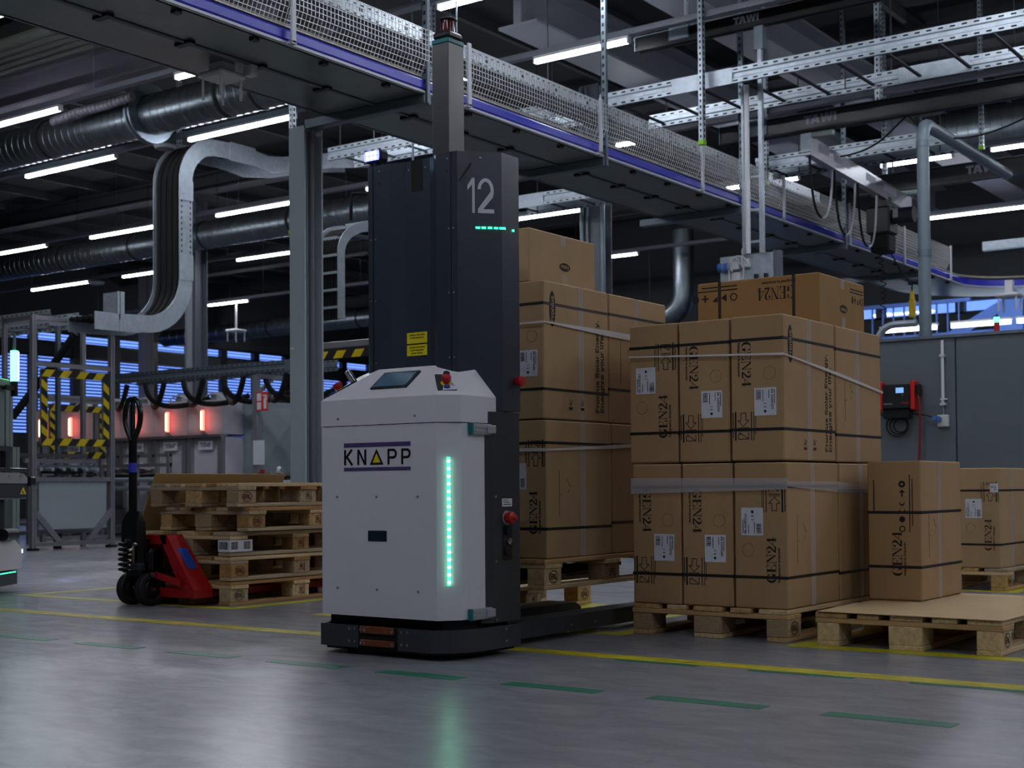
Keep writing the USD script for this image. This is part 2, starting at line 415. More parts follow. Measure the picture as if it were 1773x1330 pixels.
p = obj('plug', MB().cyl((-0.03, -0.09, 1.24), (-0.03, -0.05, 1.24), 0.026, 12).box(-0.075, -0.025, -0.1, -0.07, 1.225, 1.262, 0.006), 'socket_blue', t)

# ---------------------------------------------------------------- ceiling lamps on their rails
ROWS = {  # y: list of (x0, x1, label); unlabelled lamps are unseen, added for the light
    7.38: [(-12.8, -10.84, 'lit tube lamp cut off at the top left corner of the picture'), (-5.6, -3.7, None), (1.6, 3.5, None), (5.0, 6.9, None), (8.4, 10.3, None)],
    9.63: [(-15.05, -13.18, 'lit tube lamp at the left edge, lower left of the corrugated deck'), (-11.2, -9.35, 'short bright lamp end beside the white bracket under the conveyor'),
           (-7.69, -5.84, 'lit tube lamp cut by the top edge, right above the red beacon'), (-4.2, -2.35, None), (-0.7, 1.15, None), (2.8, 4.7, None), (6.3, 8.2, None)],
    11.45: [(-16.39, -14.51, 'lit tube lamp left of the cable riser, below the spiral duct'), (-13.09, -11.3, 'lit tube lamp just left of the grey column top, above the curved tray'),
            (-10.3, -8.45, 'lit tube lamp behind the wire guard, right of the robot mast'), (-7.9, -6.82, 'small lit lamp end left of the topmost black rail')],
    14.9: [(-22.6, -20.77, 'lit tube lamp at the left edge, half way up the picture'), (-19.53, -17.66, 'long lit tube lamp ending at the left side of the cable riser'), (-16.4, -14.5, 'lit tube lamp between the cable riser column and the grey column, upper one'),
           (-13.25, -12.3, 'small lit lamp seen between grey column and robot tower, upper one'), (-9.05, -8.45, 'lit tube lamp low behind the wire guard, right of the galvanized hanger')],
    18.05: [(-25.65, -23.74, 'lit tube lamp with a round sensor, lower left under the grey duct'), (-22.63, -20.75, 'short lit tube lamp meeting the left edge of the cable riser, lower one'), (-19.31, -17.5, 'lit tube lamp between the cable riser column and the grey column, lower one'),
            (-13.1, -11.5, 'lit tube lamp right behind the top carton of the robot load'), (-9.1, -8.0, 'small lit lamp behind the white conduit poles'), (-6.79, -5.84, 'lit tube lamp behind the vertical pipe, above the lowest black rail'), (-5.32, -3.6, 'lit tube lamp at the right edge above the lowest black rail')],
    22.1: [(-24.62, -23.3, 'lit tube lamp above the far white sensor bracket, left of the grey column'), (-14.3, -13.0, 'short lit tube lamp right of the dark column with conduits'), (-7.6, -5.6, 'lowest lit tube lamp at the right, right of the vertical pipe')],
    27.0: [(-25.6, -23.9, None), (-29.2, -27.4, 'far lit lamp seen under the curved tray, left of the far column')],
    3.4: [(-12, -10.1, None), (-8.6, -6.7, None), (-5.2, -3.3, None), (1.6, 3.5, None), (5, 6.9, None), (8.4, 10.3, None)],
    -0.2: [(-8.6, -6.7, None), (-5.2, -3.3, None), (-1.8, 0.1, None), (1.6, 3.5, None), (5, 6.9, None), (8.4, 10.3, None)],  # unseen row added to light the robot and carton fronts
}
ROWS[14.9] += [(1.0, 2.9, None), (-2.4, -0.5, None)]; ROWS[18.05] += [(1.0, 2.9, None), (-2.2, -0.3, None)]; ROWS[22.1] += [(-2.0, 0.0, None)]; ROWS[11.45] += [(-3.6, -1.75, None), (0.2, 2.05, None), (3.8, 5.65, None)]  # unseen lamps added towards the right to brighten the side faces
RAIL = {7.38: (-22, 11, 'grey lamp rail nearest the camera at the top left corner'), 9.63: (-22, 9, 'grey lamp rail along the corrugated deck, first full row'), 11.45: (-24, 6, 'grey lamp rail under the spiral duct, row above the cable riser'),
        14.9: (-28, 5, 'grey lamp rail of the row behind the cable riser'), 18.05: (-29, 5, 'grey lamp rail below the middle duct, far row'), 22.1: (-29, 4, 'farthest grey lamp rail at the right with a white box'),
        27.0: (-29.5, -16.5, 'lamp rail deep in the far left bay'), 3.4: (-14, 11, None), -0.2: (-10, 11, None)}  # unlabelled rails carry the added, unseen lamps
ZT = 5.0
for y, (a, b, lab) in RAIL.items():
    t = thing('lamp_rail', lab or 'added grey lamp rail overhead, unseen, carrying the added lamps', 'lamp rail', group=None if lab else 'added lamp rails out of view')
    obj('rail', MB().box(a, b, y - 0.045, y + 0.045, ZT + 0.05, ZT + 0.11, 0.006), 'beam_grey', t)
    n = int((b - a) / 3)
    for i in range(n + 1):
        x = a + 0.3 + (b - a - 0.6) * i / n
        obj('hanger_wire', MB().cyl((x, y, ZT + 0.11), (x, y, ZC), 0.004, 6), 'galvanized_dull', t)
for y, L in ROWS.items():
    for a, b, lab in L:
        t = thing('ceiling_lamp', lab or 'added white tube lamp overhead out of view, placed to shape the light', 'lamp', group=None if lab else 'added tube lamps out of view')
        obj('housing', MB().box(a, b, y - 0.035, y + 0.035, ZT + 0.022, ZT + 0.05), 'plastic_white', t)
        obj('tube', MB().prism(sbox(a + 0.01, y - 0.014, b - 0.01, y + 0.014).buffer(0.01), ZT - 0.016, ZT + 0.022), 'tube_light', t)
        for e in (a - 0.02, b): obj('end_cap', MB().box(e, e + 0.02, y - 0.03, y + 0.03, ZT - 0.02, ZT + 0.05), 'plastic_white', t)

# ---------------------------------------------------------------- ducts, beams and the corrugated deck under the roof
def duct(y, z, r, x0, x1, label, seams, straps=()):
    t = thing('spiral_duct', label, 'ventilation duct')
    obj('duct_pipe', MB().cyl((x0, y, z), (x1, y, z), r, 32), 'duct_steel', t)
    s = MB(); x = x0 + 0.1
    while x < x1:
        s.lathe([(r - 0.002, -0.006), (r + 0.006, 0), (r - 0.002, 0.006)], (x, y, z), X_, 32); x += seams
    obj('spiral_seams', s, 'duct_steel', t, kind='stuff')
    for x in straps:
        obj('hanger_strap', MB().lathe([(r, -0.02), (r + 0.012, -0.02), (r + 0.012, 0.02), (r, 0.02)], (x, y, z), X_, 32), 'slot_dark', t)
        obj('hanger_rod', MB().cyl((x, y + r + 0.005, z), (x, y + r + 0.005, ZC), 0.005, 6), 'slot_dark', t)
    return t


d = duct(11.0, 5.24, 0.24, -20, -10.9, 'near spiral duct with a round flange at the upper left', 0.13, (-15.2, -11.9, -11.35))
obj('flange', MB().lathe([(0.23, -0.05), (0.36, -0.05), (0.36, -0.02), (0.3, 0.0), (0.36, 0.02), (0.36, 0.05), (0.23, 0.05)], (-13.3, 11.0, 5.26), X_, 28), 'galvanized_dull', d)
duct(16.75, 5.22, 0.24, -28, -14.5, 'middle spiral duct passing behind the cable riser', 0.16, (-25.4, -22.7, -20.6, -18.7, -16.5))
duct(24.5, 4.72, 0.21, -29, -19.5, 'far pale duct low behind the white sensor bracket', 0.3, (-25.0, -22.0))
duct(19.2, 5.6, 0.27, -6.6, 2.0, 'spiral duct at the upper right above the vertical pipe', 0.15, (-6.3, -4.0, -2.0))
t = thing('bent_duct', 'pale far duct with a bend right of the dark column', 'ventilation duct')
obj('duct_pipe', MB().tube([(-16.5, 23.4, 3.95), (-13.2, 23.4, 3.95)] + [(-13.2 + 0.45 * math.sin(a), 23.4, 4.4 - 0.45 * math.cos(a)) for a in np.linspace(0.15, 1.57, 7)] + [(-12.75, 23.4, 5.6)], 0.2, 18), 'duct_steel', t)
for x in (-15.2, -13.5): obj('hanger_strap', MB().lathe([(0.2, -0.03), (0.215, -0.03), (0.215, 0.03), (0.2, 0.03)], (x, 23.4, 3.95), X_, 18).cyl((x, 23.4, 4.1), (x, 23.4, ZC), 0.01, 6), 'slot_dark', t)
t = thing('corrugated_deck', 'ribbed grey green corrugated deck panel at the upper left corner', 'corrugated sheet')
n = 9; y0, y1 = 9.72, 11.05
prof = []
for i in range(n):
    a = y0 + (y1 - y0) * i / n; w = (y1 - y0) / n
    prof += [(a, 6.06), (a + 0.22 * w, 6.06), (a + 0.36 * w, 6.0), (a + 0.86 * w, 6.0)]
prof.append((y1, 6.06))
sh = LineString(prof).buffer(0.006, cap_style=2, join_style=2)
m = trimesh.creation.extrude_polygon(sh, 9.0)
v = np.array(m.vertices); obj('ribbed_sheet', MB().add(np.column_stack([v[:, 2] - 21.3, v[:, 0], v[:, 1]]), m.faces), 'corrugated', t, smooth=20)
obj('edge_trim', MB().box(-21.3, -12.3, 11.05, 11.09, 5.96, 6.08), 'galvanized_dull', t)
for i in range(5): obj('hanger_wire', MB().cyl((-20.5 + 2 * i, 10.4, 6.05), (-20.5 + 2 * i, 10.4, ZC), 0.01, 6), 'purlin', t)
t = thing('ceiling_beam', 'wide lilac grey beam under the first lamp rail at the upper left', 'beam')
obj('beam', MB().box(-22, -10.2, 9.92, 10.22, 5.32, 5.345).box(-22, -10.2, 10.05, 10.09, 5.345, 5.7).box(-22, -10.2, 9.92, 10.22, 5.7, 5.725), 'beam_lilac', t)
for x in (-20, -15, -11): obj('hanger_rod', MB().cyl((x, 10.07, 5.72), (x, 10.07, ZC), 0.015, 6), 'purlin', t)
t = thing('air_vent', 'ribbed flexible vent hose hanging behind the lilac beam at the upper left', 'vent hose')
obj('hose', MB().tube([(-14.4, 10.42, 5.22), (-13.9, 10.42, 5.26), (-13.4, 10.42, 5.25), (-12.9, 10.42, 5.28)], 0.05, 12), 'beam_lilac', t)
s = MB()
for i in range(20): s.lathe([(0.048, -0.012), (0.062, 0), (0.048, 0.012)], (-14.35 + 0.075 * i, 10.42, 5.225 + 0.0028 * i), X_, 12)
obj('hose_ribs', s, 'beam_lilac', t, kind='stuff')
obj('bracket', MB().box(-13.85, -13.75, 10.2, 10.45, 5.315, 5.33), 'purlin', t)
for x0, x1, z, lab in ((-8.7, -8.2, 5.6, 'light grey cross beam left of the topmost black rail'), (-6.98, -6.5, 5.6, 'grey cross beam right below the first white rail lettering')):
    t = thing('ceiling_beam', lab, 'beam')
    obj('beam', MB().box(x0, x1, 11.9, 25, z, z + 0.03).box(x0 + 0.2, x1 - 0.2, 11.9, 25, z + 0.03, z + 0.45).box(x0, x1, 11.9, 25, z + 0.45, z + 0.48), 'beam_grey', t)
    for y in (13, 18, 23): obj('hanger_rod', MB().cyl((x0 + 0.24, y, z + 0.48), (x0 + 0.24, y, ZC), 0.02, 6), 'purlin', t)

# ---------------------------------------------------------------- overhead conveyor with its wire guard
CX0, CX1, CZ = -7.14, -6.21, 3.50
cv = thing('overhead_conveyor', 'long overhead conveyor with blue side rail and wire guard crossing the hall', 'conveyor')
ys = [4.18, 7.60, 10.0, 12.6, 15.25, 17.9, 19.4]
for a, b in zip(ys[:-1], ys[1:]):
    for x0, x1 in ((CX0, CX0 + 0.44), (CX0 + 0.50, CX1)):
        obj('bottom_panel', MB().box(x0, x1, a + 0.012, b - 0.012, CZ, CZ + 0.02, 0.004), 'conveyor_plate', cv)
    obj('cable_channel', MB().box(CX0 + 0.445, CX0 + 0.495, a, b, CZ + 0.004, CZ + 0.05), 'black_matt', cv)
    obj('air_hose', MB().cyl((CX0 + 0.485, a, CZ - 0.004), (CX0 + 0.485, b, CZ - 0.004), 0.011, 8), 'galvanized_dull', cv)
    obj('side_rail', MB().box(CX1 - 0.03, CX1 + 0.02, a, b, CZ + 0.018, CZ + 0.105, 0.018), 'conveyor_blue', cv, label='blue side rail')
    obj('lip', MB().box(CX1 - 0.02, CX1 + 0.03, a, b, CZ + 0.0, CZ + 0.016), 'conveyor_lip', cv)
    obj('inner_rail', MB().box(CX0 - 0.02, CX0 + 0.02, a, b, CZ + 0.0, CZ + 0.10), 'galvanized_dull', cv)
    obj('roller_bed', MB().box(CX0 + 0.03, CX1 - 0.05, a, b, CZ + 0.06, CZ + 0.10), 'slot_dark', cv)
    obj('guide_rail', MB().box(CX1 - 0.10, CX1 - 0.07, a, b, CZ + 0.15, CZ + 0.175), 'rail_beige', cv)
    for y in np.arange(a + 0.35, b - 0.2, 0.62):
        obj('clip', MB().box(CX0 + 0.40, CX0 + 0.54, y, y + 0.05, CZ - 0.02, CZ + 0.0), 'black_plastic', cv)
        obj('clip', MB().box(CX1 - 0.07, CX1 - 0.03, y + 0.2, y + 0.25, CZ - 0.022, CZ), 'black_plastic', cv)
for y in ys[1:-1]:
    obj('cross_beam', MB().box(CX0 - 0.22, CX1 + 0.03, y - 0.04, y + 0.04, CZ - 0.075, CZ + 0.0, 0.006), 'galvanized_dull', cv)
    h = MB().box(CX1 + 0.0, CX1 + 0.05, y - 0.03, y + 0.0, CZ - 0.07, ZC).box(CX1 + 0.0, CX1 + 0.006, y - 0.03, y + 0.03, CZ - 0.07, ZC)
    hp = obj('hanger_post', h, 'galvanized_dull', cv)
    s = MB()
    for z in np.arange(3.5, 6.5, 0.07): s.box(CX1 + 0.015, CX1 + 0.035, y - 0.031, y - 0.029, z, z + 0.03)
    obj('slots', s, 'slot_dark', hp, kind='stuff')
gp = [4.40, 6.22, 8.04, 9.86, 11.68, 13.50, 15.30, 17.1, 18.9]
for y in gp:
    obj('guard_post', MB().box(CX1 + 0.055, CX1 + 0.075, y - 0.02, y + 0.02, CZ + 0.0, CZ + 0.47, 0.004).box(CX1 + 0.02, CX1 + 0.075, y - 0.02, y + 0.02, CZ - 0.004, CZ + 0.016), 'guard_post', cv)
    obj('guard_post', MB().box(CX0 - 0.04, CX0 - 0.02, y - 0.02, y + 0.02, CZ + 0.08, CZ + 0.46), 'guard_post', cv)


def wire_panel(x, y0, y1, z0, z1, pitch=0.036, r=0.0021, bulge=0.05):
    m = MB(); zz = np.arange(z0, z1 + 1e-6, pitch)
    def xo(z): return x - bulge * max(0.0, 1 - (z - z0) / 0.12)
    for y in np.arange(y0, y1, pitch):
        q = ((-r, -r), (r, -r), (r, r), (-r, r)); m.hexa([(xo(z0) + a, y + b, z0) for a, b in q] + [(x + a, y + b, z0 + 0.12) for a, b in q])
        m.box(x - r, x + r, y - r, y + r, z0 + 0.12, z1)
    for z in zz: m.box(xo(z) + 0.001, xo(z) + 2 * r + 0.001, y0, y1, z - r, z + r)
    return m


for a, b in zip(gp[:-1], gp[1:]):
    obj('wire_mesh', wire_panel(CX1 + 0.05, a, b, CZ + 0.12, CZ + 0.45), 'wire_grey', cv, smooth=False, kind='stuff')
    if b < 16: obj('wire_mesh', wire_panel(CX0 - 0.02, a, b, CZ + 0.12, CZ + 0.45, 0.05), 'wire_grey', cv, smooth=False, kind='stuff')
# the curve at its far end, running off to the right
cc = (-5.35, 19.4)
def ring(r0, r1, a0, a1): return Polygon(arc(*cc, r1, a0, a1, 18) + arc(*cc, r0, a1, a0, 18))
t = thing('curved_conveyor', 'curved far end of the overhead conveyor with blue edge at the right', 'conveyor')
obj('bottom_panel', MB().prism(ring(0.86, 1.79, 180, 90), CZ, CZ + 0.02).box(cc[0], 2.0, 20.26, 21.19, CZ, CZ + 0.02), 'conveyor_plate', t)
obj('side_rail', MB().prism(ring(0.84, 0.89, 180, 90), CZ + 0.018, CZ + 0.105).box(cc[0], 2.0, 20.24, 20.29, CZ + 0.018, CZ + 0.105), 'conveyor_blue', t)
obj('lip', MB().prism(ring(0.83, 0.88, 180, 90), CZ, CZ + 0.016).box(cc[0], 2.0, 20.23, 20.28, CZ, CZ + 0.016), 'conveyor_lip', t)
obj('guide_rail', MB().prism(ring(0.94, 0.97, 180, 90), CZ + 0.15, CZ + 0.175).box(cc[0], 2.0, 20.34, 20.37, CZ + 0.15, CZ + 0.175), 'rail_beige', t)
for x in (-5.3, -4.75): obj('guard_post', MB().box(x, x + 0.05, 20.2, 20.23, CZ - 0.02, CZ + 0.5), 'guard_post', t)
w = MB(); m = wire_panel(0, 0, 3.2, CZ + 0.12, CZ + 0.5, 0.05, 0.0026, 0); v, f = m.mesh(); w.add(np.column_stack([cc[0] + v[:, 1], 20.2 + 0 * v[:, 0] + v[:, 0], v[:, 2]]), f)
obj('wire_mesh', w, 'wire_grey', t, smooth=False, kind='stuff')
for x in (-5.45, -4.62):
    obj('support_post', MB().box(x, x + 0.07, 20.12, 20.19, CZ - 0.25, ZC), 'galvanized_dull', t)
obj('top_rail', MB().box(-6.2, 2.0, 20.5, 20.6, CZ + 0.62, CZ + 0.75), 'galvanized', t)
# dark cross conveyor at the upper left that meets it
t = thing('cross_beam_conveyor', 'dark cross conveyor beam along the top left corner', 'conveyor')
obj('beam', MB().box(-16, CX1, 3.98, 4.17, CZ - 0.03, CZ + 0.14, 0.01), 'galvanized_dull', t)
obj('under_plate', MB().box(-16, CX1, 3.2, 3.97, CZ + 0.03, CZ + 0.05), 'conveyor_plate', t)
for x in (-14, -10, -7.5): obj('hanger_post', MB().box(x, x + 0.05, 4.05, 4.1, CZ + 0.14, ZC), 'galvanized_dull', t)

# ---------------------------------------------------------------- columns
def hcol(x, y, w, d, z1, label, z0=0.0, m='column_dark', tf=0.016, extra=None):
    t = thing('steel_column', label, 'column', (x, y, 0))
    obj('front_flange', MB().box(-w / 2, w / 2, -d / 2, -d / 2 + tf, z0, z1), m, t)
    obj('back_flange', MB().box(-w / 2, w / 2, d / 2 - tf, d / 2, z0, z1), m, t)
    obj('web', MB().box(-0.008, 0.008, -d / 2 + tf, d / 2 - tf, z0, z1), m, t)
    obj('base_plate', MB().box(-w * 0.8, w * 0.8, -d * 0.8, d * 0.8, z0, z0 + 0.02), m, t)
    return t


t = hcol(-7.34, 7.56, 0.155, 0.20, CZ - 0.08, 'light grey steel column under the conveyor, left of the robot', m='column_grey')
obj('tape_mark', MB().box(-0.077, -0.035, -0.102, -0.1, 1.745, 1.762), 'paper_white', t)
obj('conduit', MB().cyl((0.05, 0.0, 0.03), (0.05, 0.0, CZ - 0.1), 0.022, 10), 'column_dark', t)
t = hcol(-10.0, 15.9, 0.31, 0.31, ZC - 0.46, 'dark steel column with silver conduits behind the top carton of the robot load')
for dx, dy, r in ((-0.1, -0.20, 0.03), (-0.02, -0.19, 0.02), (0.19, -0.14, 0.035)): obj('conduit', MB().cyl((dx, dy, 0.1), (dx, dy, ZC - 0.5), r, 10), 'pipe_grey', t)
t = hcol(-20.0, 17.65, 0.28, 0.30, ZC - 0.46, 'grey steel column with a pale conduit directly right of the cable riser')
obj('conduit', MB().cyl((0.02, -0.2, 0.1), (0.02, -0.2, ZC - 1.3), 0.075, 12), 'beam_grey', t)
hcol(-27.1, 22.3, 0.26, 0.26, ZC - 0.46, 'far lilac grey column under the bend of the cable riser', m='beam_grey')
# ---------------------------------------------------------------- cable ladders, hangers, crane rails
def slots_x(m, x0, x1, y, zs, pitch=0.1, w=0.045, h=0.014):
    for z in zs:
        for x in np.arange(x0 + 0.05, x1 - 0.05, pitch): m.box(x, x + w, y - 0.0012, y + 0.0006, z - h / 2, z + h / 2)
    return m


def ladder_x(x0, x1, y, z, wid, label, h=0.145, plates=(), m='galvanized', rung=0.45, hangers=()):
    """cable ladder along X: near side plate at y, far side plate at y + wid"""
    t = thing('cable_ladder', label, 'cable ladder')
    for k, yy in enumerate((y, y + wid)):
        s = 1 if k == 0 else -1
        b = MB().box(x0, x1, yy, yy + 0.004 * s, z, z + 0.045).box(x0, x1, yy, yy + 0.004 * s, z + h - 0.045, z + h)
        b.hull([(x, yy + dy * s, zz) for x in (x0, x1) for dy, zz in ((0.0, z + 0.045), (0.004, z + 0.045), (0.014, z + 0.055), (0.018, z + 0.055))])
        b.hull([(x, yy + dy * s, zz) for x in (x0, x1) for dy, zz in ((0.0, z + h - 0.045), (0.004, z + h - 0.045), (0.014, z + h - 0.055), (0.018, z + h - 0.055))])
        b.box(x0, x1, yy + 0.014 * s, yy + 0.018 * s, z + 0.055, z + h - 0.055)
        b.box(x0, x1, yy, yy + 0.02 * s, z, z + 0.003)
        sp = obj('side_plate', b, m, t)
        obj('slots', slots_x(MB(), x0, x1, yy - (0 if k == 0 else 0.004), (z + 0.022, z + h - 0.022)), 'slot_dark', sp, kind='stuff')
    for x in np.arange(x0 + 0.15, x1, rung): obj('rung', MB().box(x, x + 0.03, y + 0.005, y + wid - 0.005, z + 0.03, z + 0.045), 'purlin', t)
    for x in hangers: obj('hanger_rod', MB().cyl((x, y + wid - 0.06, z + 0.03), (x, y + wid - 0.06, ZC), 0.006, 6), 'purlin', t)
    for a, b in plates: obj('splice_plate', MB().box(a, b, y - 0.006, y - 0.001, z - 0.002, z + h + 0.002), m, t)
    return t


def strut(x, y, z0, z1, label, cap=True, w=0.05, lamp=None):
    t = thing('hanger_strut', label, 'hanger', (x, y, 0))
    obj('channel', MB().box(-w / 2, w / 2, -w / 2, -w / 2 + 0.004, z0, z1).box(-w / 2, -w / 2 + 0.004, -w / 2, w / 2, z0, z1).box(w / 2 - 0.004, w / 2, -w / 2, w / 2, z0, z1), 'galvanized', t)
    s = MB()
    for z in np.arange(z0 + 0.05, min(z1, z0 + 3.0), 0.055): s.box(w / 2 - 0.0005, w / 2 + 0.001, -0.012, 0.012, z, z + 0.03); s.box(-0.008, 0.008, -w / 2 - 0.001, -w / 2 + 0.0005, z, z + 0.025)
    obj('slots', s, 'slot_dark', t, kind='stuff')
    if cap: obj('end_cap', MB().box(-w / 2 - 0.004, w / 2 + 0.004, -w / 2 - 0.004, w / 2 + 0.004, z0 - 0.012, z0 + 0.03), 'cap_green', t, label='bright green end cap')
    obj('top_plate', MB().box(-0.07, 0.07, -0.07, 0.07, z1 - 0.01, z1), 'galvanized_dull', t)
    return t


ladder_x(-10.75, -7.6, 11.42, 4.4, 0.45, 'galvanized cable ladder between the grey column and the robot tower', hangers=(-10.4, -8.0))
t = ladder_x(-7.16, -1.5, 11.47, 4.4, 0.97, 'wide galvanized cable ladder with a plain splice plate, upper right', plates=((-6.35, -5.72),), hangers=(-5.0, -2.2))
obj('splice_plate', MB().box(-4.5, -3.85, 12.42, 12.425, 4.398, 4.547), 'galvanized', t)
ladder_x(-7.16, -4.9, 14.93, 4.4, 0.5, 'bright wide cable ladder above the silver crane girder', h=0.17, hangers=(-6.8, -5.1))
ladder_x(-10.8, -8.3, 14.93, 4.4, 0.5, 'galvanized cable ladder right of the robot tower, above its top carton', h=0.17, plates=((-10.7, -10.2),), hangers=(-10.6, -8.6))
strut(-5.98, 11.36, 3.86, ZC, 'long galvanized hanger with green cap, in front of the splice plate')
strut(-4.93, 13.05, 4.3, ZC, 'galvanized hanger ending behind the middle black rail, upper right', cap=False, w=0.06)
strut(-6.97, 14.82, 4.22, ZC, 'shaded hanger with green cap left of the silver crane girder')
strut(-4.92, 16.3, 4.62, ZC, 'hanger with green cap right of the pipe elbow')
strut(-9.15, 11.32, 4.3, ZC, 'pale galvanized hanger beside the blue warning lamp of the robot', cap=False, w=0.06)
strut(-13.95, 12.02, 5.14, ZC, 'galvanized hanger standing on the bend of the cable riser', cap=False, w=0.05)
strut(-9.62, 9.72, 3.2, ZC, 'short hanger with green cap between the grey column and the robot', w=0.05)
strut(-6.11, 16.35, 4.03, ZC, 'hanger with green cap below the end of the middle black rail', w=0.05)
# perforated cable tray along the far side of the conveyor guard
t = thing('cable_tray', 'perforated galvanized tray running behind the wire guard', 'cable tray')
obj('side_plate', MB().box(-7.24, -7.236, 5.0, 17.0, 4.38, 4.52).box(-7.24, -7.20, 5.0, 17.0, 4.38, 4.384), 'galvanized', t)
s = MB()
for y in np.arange(5.1, 16.9, 0.09):
    for z in (4.41, 4.49): s.box(-7.2365, -7.235, y, y + 0.035, z - 0.006, z + 0.006)
for y in np.arange(5.3, 16.9, 0.55): s.box(-7.2365, -7.2345, y, y + 0.04, 4.44, 4.475)
obj('slots', s, 'slot_dark', t, kind='stuff')
obj('tray_floor', MB().box(-7.24, -7.55, 5.0, 17.0, 4.38, 4.386), 'galvanized_dull', t)
for y in (6.5, 9.5, 12.0, 15.0): obj('hanger_rod', MB().cyl((-7.4, y, 4.38), (-7.4, y, ZC), 0.008, 6), 'galvanized_dull', t)


def letters_tawi(h):
    """bold wide sans lettering, drawn as shapes; unit height h"""
    T = unary_union([sbox(0, .74, .95, 1), sbox(.30, 0, .64, 1)])
    A = Polygon([(0, 0), (.34, 1), (.80, 1), (1.14, 0), (.78, 0), (.71, .2), (.42, .2), (.35, 0)]).difference(Polygon([(.49, .42), (.65, .42), (.57, .7)]))
    W = Polygon([(0, 1), (.33, 1), (.44, .42), (.60, 1), (.92, 1), (1.08, .42), (1.19, 1), (1.52, 1), (1.26, 0), (.92, 0), (.76, .52), (.60, 0), (.26, 0)])
    I = sbox(0, 0, .34, 1)
    out, x = [], 0
    for g, w in ((T, .84), (A, 1.14), (W, 1.6), (I, .34)): out.append(affinity.translate(g, x, 0)); x += w
    return affinity.scale(unary_union(out), h, h, origin=(0, 0)), x * h


def crane_rail(x0, x1, y, z, h, label, tx, mat_l='rail_letter_dim', rods=(), clamp=None):
    t = thing('crane_rail', label, 'crane rail')
    obj('profile', MB().box(x0, x1, y - 0.035, y + 0.035, z + 0.03, z + h - 0.012, 0.006).box(x0, x1, y - 0.045, y + 0.045, z + h - 0.014, z + h).box(x0, x1, y - 0.05, y - 0.012, z, z + 0.034).box(x0, x1, y + 0.012, y + 0.05, z, z + 0.034), 'rail_black', t)
    obj('edge_highlight', MB().box(x0, x1, y - 0.0465, y - 0.0445, z + h - 0.006, z + h + 0.001), 'galvanized_dull', t)
    obj('end_stop', MB().box(x0 - 0.012, x0, y - 0.045, y + 0.045, z + 0.005, z + h).cyl((x0 - 0.02, y - 0.03, z + h - 0.02), (x0 - 0.012, y - 0.03, z + h - 0.02), 0.012, 8), 'galvanized_dull', t)
    sh, w = letters_tawi(h * 0.46)
    obj('lettering', MB().flat(sh, (tx, y - 0.0352, z + h * 0.36), X_, Z_), mat_l, t, label='grey lettering TAWI')
    if clamp:
        c = obj('clamp', MB().box(clamp - 0.11, clamp + 0.11, y - 0.056, y + 0.056, z - 0.01 + 0.04, z + h + 0.02, 0.004), 'galvanized_dull', t)
        obj('hanger_rod', MB().cyl((clamp + 0.06, y, z + h), (clamp + 0.06, y, ZC), 0.022, 10), 'galvanized', t)
    for x in rods: obj('hanger_rod', MB().cyl((x, y, z + h), (x, y, ZC), 0.012, 8), 'galvanized_dull', t)
    return t


crane_rail(-6.93, 0.5, 11.82, 5.0, 0.145, 'topmost black crane rail with the brightest white lettering', -5.86, 'rail_letter', clamp=-6.44, rods=(-3, -0.5))
crane_rail(-6.52, 0.5, 12.82, 4.2, 0.19, 'middle black crane rail carrying the silver girder', -5.60, clamp=-6.1, rods=(-2.2, 0))
crane_rail(-6.35, 1.0, 16.05, 4.2, 0.21, 'lowest black crane rail at the right edge, behind the vertical pipe', -5.02, rods=(-5.9, -3.0, 0))
t = thing('crane_girder', 'silver crane girder with pale labels hanging between two black rails', 'crane girder')
obj('beam', MB().hull([(-5.58 + a, 12.72, z) for a in (0, 0.075) for z in (3.95, 4.14)] + [(-5.82 + a, 16.25, z) for a in (0, 0.075) for z in (3.95, 4.14)]), 'girder_silver', t)
for f0, f1 in ((0.08, 0.16), (0.2, 0.34), (0.5, 0.6), (0.68, 0.82)):
    P = lambda f: np.array([-5.58 + 0.0755 - 0.24 * f, 12.72 + 3.53 * f, 0])
    a, b = P(f0), P(f1)
    obj('sticker', MB().hull([tuple(p + np.array([dx, 0, z])) for p in (a, b) for dx in (0, 0.001) for z in (4.03, 4.11)]), 'girder_label', t)
for y in (12.82, 16.05): obj('trolley', MB().box(-5.62 + 0.068 * (12.82 - y), -5.30 + 0.068 * (12.82 - y), y - 0.03, y + 0.03, 4.13, 4.19, 0.008), 'alu_green', t)
obj('end_plate', MB().box(-5.60, -5.49, 12.70, 12.72, 3.98, 4.16), 'galvanized', t)
t = thing('festoon_cable', 'black and white festoon cable looping below the silver girder', 'cable')
for k, (y, d, _) in enumerate(((12.78, 0.60, 0), (13.52, 0.66, 0), (14.28, 0.68, 0))):
    x = -5.54 - 0.068 * (y - 12.72)
    for q, mt in ((0, 'cable_black'), (1, 'cable_white')):
        ya, yb = (y, y + 0.36) if q == 0 else (y + 0.36, y + 0.7)
        pts = bez((x, y, 4.0), (x, y + 0.05, 4.0 - d * 0.8), (x - 0.02, y + 0.18, 4.0 - d), (x - 0.03, y + 0.36, 4.0 - d)) if q == 0 else bez((x - 0.03, y + 0.36, 4.0 - d), (x - 0.035, y + 0.54, 4.0 - d), (x - 0.05, y + 0.68, 4.0 - d * 0.7), (x - 0.05, y + 0.7, 4.0))
        obj('cable_loop', MB().tube(pts, 0.012, 6), mt, t)
t = thing('power_cable', 'thin black cable sagging from the middle rail across the vertical pipe', 'cable')
